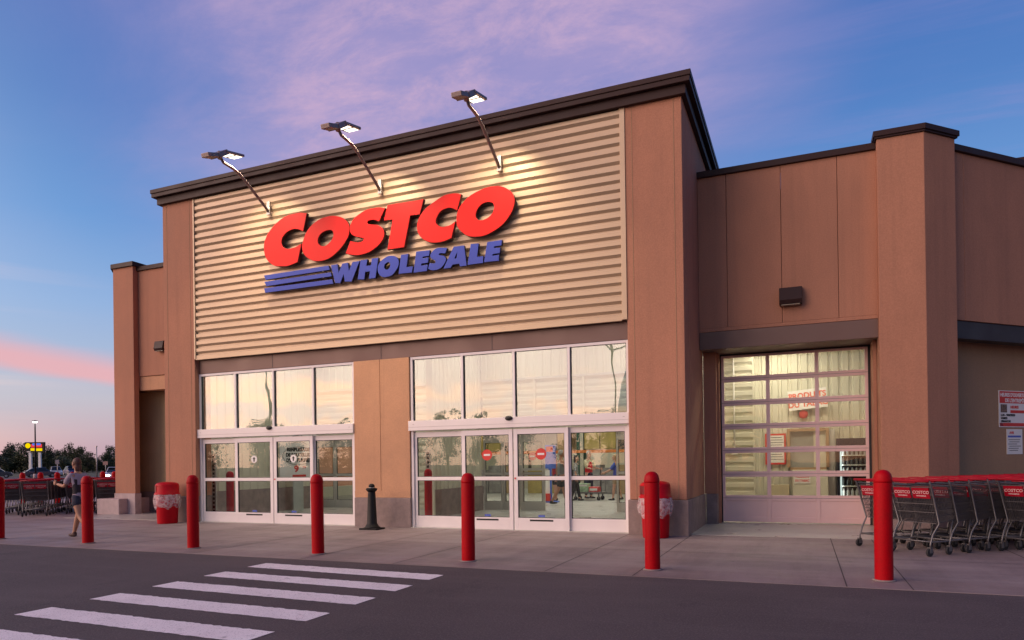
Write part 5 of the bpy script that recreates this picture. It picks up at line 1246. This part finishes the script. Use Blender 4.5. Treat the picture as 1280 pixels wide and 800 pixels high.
car('dark estate car parked between the grey saloon and the white car', (-112.0, 73.5, 0), R(-25), (.07, .08, .11), tall=.12)
car('white car facing the store in front of the tree line', (-123.7, 83.8, 0), R(-120), (.7, .7, .72), tall=.25)
car('dark blue car parked to the right of the white car', (-140.0, 98.0, 0), R(-110), (.03, .05, .16), tall=.35)
car('pale car with its headlights on beside the left tower', (-63.3, 48.9, 0), R(-128), (.6, .58, .6), lit=True)
# lit lamp post
def lamp_post(x, y, h, label, lit=True):
    t = thing('lamp_post', label, 'lamp post', (x, y, 0))
    MB().tube([(0, 0, 0), (0, 0, h)], [.11, .075], 10).build('pole', BLACKMETAL, t, off=(0, 0, 0)); MB().lathe([(.28, 0), (.28, .7), (.26, .72)], 16).build('concrete_base', CONC, t, off=(0, 0, 0))
    MB().lathe([(.05, h - .02), (.34, h), (.36, h + .10), (.2, h + .16), (.02, h + .18)], 16).build('lantern', BLACKMETAL, t, off=(0, 0, 0))
    if lit: MB().lathe([(.02, h - .14), (.20, h - .10), (.30, h - .012), (.06, h - .008)], 16).build('lit_lens', emit('car park lantern lit', (1., .97, .92), 12.), t, off=(0, 0, 0))
    return t
lamp_post(-91.4, 59.3, 7.45, 'tall lamp post with a lit lantern in front of the pole sign')
t = thing('cobra_lamp', 'curved arm street lamp at the far left edge', 'street lamp', (-130.5, 74.0, 0))
MB().tube([(0, 0, 0), (0, 0, 5.2), (.25, .15, 6.0), (1.1, .6, 6.6), (3.2, 1.7, 7.0)], [.12, .09, .07, .06, .05], 8).build('pole', GALV, t, off=(0, 0, 0))
MB().ell((3.6, 1.9, 6.98), (.5, .32, .12)).build('lamp_head', GALV, t, off=(0, 0, 0))
for x_, y_, lb_ in ((-34.5, -12.0, 'tall twin lamp post mirrored in the left upper windows'), (-9.9, -12.5, 'tall twin lamp post mirrored in the right upper windows')):
    t = lamp_post(x_, y_, 8.6, lb_, lit=False)
    for s_ in (-1, 1):
        MB().tube([(0, 0, 7.9), (s_ * .7, 0, 8.25), (s_ * 1.1, 0, 8.25)], .05, 8).build('bracket_arm', BLACKMETAL, t, off=(0, 0, 0))
        MB().box(min(s_ * 1.0, s_ * 1.75), max(s_ * 1.0, s_ * 1.75), -.22, .22, 8.18, 8.32).build('lamp_head', BLACKMETAL, t, off=(0, 0, 0), bevel=.03)
# pole sign
t = thing('pole_sign', 'lit two-legged roadside sign with yellow disc, blue and red panel', 'pole sign', (-152.5, 98.9, 0))
ex_ = Vector((.91, .415, 0)).normalized(); n_ = Vector((ex_.y, -ex_.x, 0)); o_ = Vector((0, 0, 0))
def sp(name, a0, a1, z0, z1, d0, d1, m): return MB().frame(o_, ex_, n_, UP, a0, a1, d0, d1, z0, z1).build(name, m, t, off=(0, 0, 0))
sp('cabinet', -2.05, 2.05, 4.9, 7.1, -.25, .25, BLACKMETAL)
YEL = emit('yellow sign lit', (1., .72, .0), 1.0); BLUL = emit('blue sign lit', (.10, .22, .9), .9); REDL = emit('red sign lit', (.9, .06, .06), .9)
dm = MB(); dm.extr([o_ + ex_ * (-1.35 + .55 * math.cos(2 * math.pi * k / 24)) + n_ * .26 + Vector((0, 0, 6.35 + .55 * math.sin(2 * math.pi * k / 24))) for k in range(24)], n_ * .02); dm.build('yellow_disc', YEL, t, off=(0, 0, 0))
sp('red_field', -.72, 1.6, 5.95, 6.65, .255, .27, REDL); sp('blue_field', -.4, 1.35, 6.4, 6.85, .272, .285, BLUL); sp('red_stroke', .30, .48, 6.42, 6.85, .287, .295, REDL)
sp('yellow_strip', -.8, .15, 5.25, 5.8, .255, .27, YEL); sp('yellow_strip', .3, 1.65, 5.2, 5.75, .255, .27, YEL)
sp('leg', -1.25, -.75, 0, 4.9, -.2, .2, PAPER); sp('leg', .75, 1.25, 0, 4.9, -.2, .2, PAPER); sp('price_flag', -1.6, -.8, 4.95, 5.15, .255, .27, PAPER)
# small lot signs and a bare pole
def lot_sign(x, y, h, w, hh, m, label):
    t = thing('lot_sign', label, 'sign', (x, y, 0))
    MB().tube([(0, 0, 0), (0, 0, h)], .04, 8).build('post', GALV, t, off=(0, 0, 0)); d = Vector((.83, .55, 0)).normalized(); nn = Vector((d.y, -d.x, 0))
    MB().frame((0, 0, 0), d, nn, UP, -w / 2, w / 2, .04, .06, h - hh, h).build('panel', m, t, off=(0, 0, 0))
lot_sign(-88.8, 60.4, 2.5, .45, .55, mat('grey sign face', (.3, .26, .28), .6), 'small grey sign on a post in the car park, left of the woman')
lot_sign(-92.6, 70.0, 2.3, .62, .5, mat('salmon sign face', (.5, .28, .22), .6), 'salmon coloured sign on a post right of the woman')
t = thing('bare_pole', 'plain pale pole standing left of the salmon sign', 'pole', (-93.5, 69.3, 0)); MB().tube([(0, 0, 0), (0, 0, 4.5)], [.10, .07], 8).build('shaft', GALV, t, off=(0, 0, 0)); MB().box(-.1, .1, -.1, .1, 4.45, 4.55).build('cap', GALV, t, off=(0, 0, 0))
# ================================================================ dusk sky, sun glow, camera
W_ = bpy.data.worlds.new('World'); S.world = W_; W_.use_nodes = True
nt = W_.node_tree; nt.nodes.clear(); L = nt.links.new
def nd(t, **k):
    n = nt.nodes.new(t)
    for a, b in k.items(): setattr(n, a, b)
    return n
def val(s, x):
    if isinstance(x, (int, float)): s.default_value = x
    else: L(x, s)
def M(op, a, b=None, clamp=False):
    n = nd('ShaderNodeMath', operation=op, use_clamp=clamp); val(n.inputs[0], a)
    if b is not None: val(n.inputs[1], b)
    return n.outputs[0]
def dotv(v, c):
    n = nd('ShaderNodeVectorMath', operation='DOT_PRODUCT'); L(v, n.inputs[0]); n.inputs[1].default_value = c; return n.outputs['Value']
def sstep(x, a, b, c=0., d=1.):
    n = nd('ShaderNodeMapRange', interpolation_type='SMOOTHSTEP'); val(n.inputs[0], x); n.inputs[1].default_value = a; n.inputs[2].default_value = b; n.inputs[3].default_value = c; n.inputs[4].default_value = d; return n.outputs[0]
def mixc(f, a, b):
    n = nd('ShaderNodeMix', data_type='RGBA'); val(n.inputs[0], f)
    for s, v in ((6, a), (7, b)):
        if isinstance(v, tuple): n.inputs[s].default_value = v + (1,)
        else: L(v, n.inputs[s])
    return n.outputs[2]
def lin(r, g, b): return tuple((c / 255 / 12.92) if c <= 10 else ((c / 255 + .055) / 1.055) ** 2.4 for c in (r, g, b))
dirv = nd('ShaderNodeTexCoord').outputs['Generated']
sx = nd('ShaderNodeSeparateXYZ'); L(dirv, sx.inputs[0]); z = sx.outputs[2]
def ramp(stops):
    r = nd('ShaderNodeValToRGB'); L(M('MAXIMUM', z, 0.), r.inputs[0]); cr = r.color_ramp; cr.interpolation = 'EASE' if False else 'LINEAR'
    while len(cr.elements) < len(stops): cr.elements.new(.5)
    for e, (p, c) in zip(cr.elements, stops): e.position = p; e.color = c + (1,)
    return r.outputs[0]
east = ramp([(0, lin(188, 152, 168)), (.045, lin(198, 176, 187)), (.085, lin(194, 190, 202)), (.14, lin(168, 186, 216)), (.20, lin(146, 178, 222)), (.30, lin(104, 154, 214)), (.42, lin(80, 128, 196)), (.54, lin(72, 112, 184)), (.66, lin(60, 98, 170)), (1., lin(34, 64, 132))])
west = ramp([(0, (1.9, .85, .40)), (.035, (1.9, 1.12, .66)), (.07, (.82, .84, .84)), (.13, (.60, .74, .84)), (.26, (.80, .86, .98)), (.42, (.75, .78, .88)), (.6, (.36, .44, .66)), (1., lin(34, 64, 132))])
SUN = Vector((-.74, -.67, 0)).normalized()
h = dotv(dirv, (SUN.x, SUN.y, 0)); t_w = sstep(h, .12, .9)
dim = sstep(dotv(dirv, (.93, -.36, 0)), .15, .95, 1., .5)
sky = mixc(t_w, mixc(dim, (.03, .05, .11), east), west)
# long thin sunset bars low in the west (they show in the window reflections)
mpb = nd('ShaderNodeMapping'); mpb.inputs['Scale'].default_value = (1.0, 1.0, 24.); L(dirv, mpb.inputs[0])
nb = nd('ShaderNodeTexNoise'); nb.inputs['Scale'].default_value = 1.3; nb.inputs['Detail'].default_value = 5; L(mpb.outputs[0], nb.inputs['Vector'])
bar = M('MULTIPLY', M('MULTIPLY', sstep(nb.outputs[0], .50, .66), t_w), sstep(z, .4, .12))
sky = mixc(M('MULTIPLY', bar, .7), sky, (2.0, 1.05, .55))
zw = M('ADD', z, M('MULTIPLY', M('SUBTRACT', nb.outputs[0], .5), .05))
glow = M('MULTIPLY', M('MULTIPLY', sstep(zw, .080, .094), sstep(zw, .128, .100)), sstep(dotv(dirv, (-.8, -.6, 0)), .80, .96))
sky = mixc(M('MULTIPLY', glow, .85), sky, (2.7, 1.35, .62))
# rose cirrus high over the store
zc = M('ADD', M('MAXIMUM', z, 0.), .12)
cx = nd('ShaderNodeCombineXYZ'); L(M('DIVIDE', sx.outputs[0], zc), cx.inputs[0]); L(M('DIVIDE', sx.outputs[1], zc), cx.inputs[1])
def cloud(rot, scl, sc, a, b, det=9, ro=.62, off=(0, 0, 0)):
    m = nd('ShaderNodeMapping'); m.inputs['Rotation'].default_value = (0, 0, R(rot)); m.inputs['Scale'].default_value = scl; m.inputs['Location'].default_value = off; L(cx.outputs[0], m.inputs[0])
    n = nd('ShaderNodeTexNoise'); n.inputs['Scale'].default_value = sc; n.inputs['Detail'].default_value = det; n.inputs['Roughness'].default_value = ro; n.inputs['Distortion'].default_value = .35; L(m.outputs[0], n.inputs['Vector'])
    return sstep(n.outputs[0], a, b)
c1 = cloud(62, (.6, 1.2, 1), 1.2, .30, .74)
c2 = cloud(40, (1.3, 2.2, 1), 2.6, .36, .70, 12, .70, (3, 1, 0))
fib = M('ADD', M('MULTIPLY', c1, .65), M('MULTIPLY', M('MULTIPLY', c1, c2), .55))
msk = sstep(dotv(dirv, tuple(CIRRUS)), .868, .998)
wide = M('ADD', M('MULTIPLY', msk, .50), .025)
sky = mixc(M('MULTIPLY', M('MULTIPLY', msk, M('ADD', M('MULTIPLY', c1, .5), .5)), .60), sky, lin(176, 160, 208))
sky = mixc(M('MULTIPLY', fib, wide, True), sky, lin(200, 170, 206))
core = M('MULTIPLY', M('MULTIPLY', c1, c2), sstep(dotv(dirv, tuple(CIRRUS)), .93, 1.0))
sky = mixc(M('MULTIPLY', core, .75, True), sky, lin(224, 184, 206))
c3 = M('MULTIPLY', cloud(70, (.4, 3.2, 1), 1.4, .42, .75, 8, .6, (7, 2, 0)), sstep(dotv(dirv, tuple(CIRRUS2)), .90, .995))
sky = mixc(M('MULTIPLY', c3, .5), sky, lin(170, 150, 205))
# rose bank low on the left
tilt = dotv(dirv, (.05, .03, 1.0))
nl = nd('ShaderNodeTexNoise'); mpl = nd('ShaderNodeMapping'); mpl.inputs['Scale'].default_value = (3, 3, 26); L(dirv, mpl.inputs[0]); L(mpl.outputs[0], nl.inputs['Vector']); nl.inputs['Scale'].default_value = 1.2; nl.inputs['Detail'].default_value = 5
zz = M('ADD', z, M('MULTIPLY', M('SUBTRACT', nl.outputs[0], .5), .022))
azl = dotv(dirv, (-.80, .60, 0))
zz = M('ADD', zz, M('MULTIPLY', dotv(dirv, (.60, .80, 0)), BANDTILT))
bank = M('MULTIPLY', M('MULTIPLY', sstep(zz, .098, .112), sstep(zz, .150, .118)), sstep(azl, .4, .9))
sky = mixc(M('MULTIPLY', bank, .82), sky, lin(238, 176, 180))
ns = nd('ShaderNodeTexSky', sky_type='NISHITA'); ns.sun_disc = False; ns.sun_elevation = R(3.0); ns.sun_rotation = math.atan2(SUN.x, SUN.y)
b1 = nd('ShaderNodeBackground'); L(sky, b1.inputs[0]); b1.inputs[1].default_value = SKY_K
b2 = nd('ShaderNodeBackground'); L(ns.outputs[0], b2.inputs[0]); b2.inputs[1].default_value = NISHITA_K
ad = nd('ShaderNodeAddShader'); L(b1.outputs[0], ad.inputs[0]); L(b2.outputs[0], ad.inputs[1])
wo = nd('ShaderNodeOutputWorld'); L(ad.outputs[0], wo.inputs[0])
W_.cycles.sampling_method = 'MANUAL'; W_.cycles.sample_map_resolution = 1024

sl = bpy.data.lights.new('sunset_glow', 'SUN'); sl.energy = SUN_K; sl.angle = R(70); sl.color = (1., .66, .52)
so = bpy.data.objects.new('sunset_glow', sl); COL.objects.link(so)
sv = Vector((SUN.x * math.cos(R(14)), SUN.y * math.cos(R(14)), math.sin(R(14)))); so.rotation_euler = (-sv).to_track_quat('-Z', 'Y').to_euler(); so.location = sv * 40 + Vector((0, 0, 10))

cd = bpy.data.cameras.new('camera'); cam = bpy.data.objects.new('camera', cd); COL.objects.link(cam); S.camera = cam
hh_, rl, pt = .3954117511, -.0137827165, .0030193840
d_ = Vector((-math.sin(hh_), math.cos(hh_), 0)); r_ = Vector((math.cos(hh_), math.sin(hh_), 0)); u_ = Vector((0, 0, 1))
d2 = d_ * math.cos(pt) + u_ * math.sin(pt); u2 = u_ * math.cos(pt) - d_ * math.sin(pt)
r3 = r_ * math.cos(rl) + u2 * math.sin(rl); u3 = u2 * math.cos(rl) - r_ * math.sin(rl)
cam.matrix_world = Matrix(((r3.x, u3.x, -d2.x, 0), (r3.y, u3.y, -d2.y, 0), (r3.z, u3.z, -d2.z, 1.4), (0, 0, 0, 1)))
cd.sensor_width = 36; cd.sensor_fit = 'HORIZONTAL'; cd.lens = 870.929 / 1280 * 36; cd.shift_y = (574.9615 - 400) / 1280; cd.clip_start = .1; cd.clip_end = 1500

S.render.engine = 'CYCLES'; c = S.cycles
c.use_denoising = True
try: c.denoiser = 'OPENIMAGEDENOISE'
except Exception: pass
c.max_bounces = 8; c.diffuse_bounces = 3; c.glossy_bounces = 4; c.transmission_bounces = 4; c.transparent_max_bounces = 24; c.sample_clamp_indirect = 6.; c.caustics_reflective = False; c.caustics_refractive = False
S.view_settings.view_transform = 'Standard'; S.view_settings.look = 'None'; S.view_settings.exposure = EXPO; S.view_settings.gamma = 1
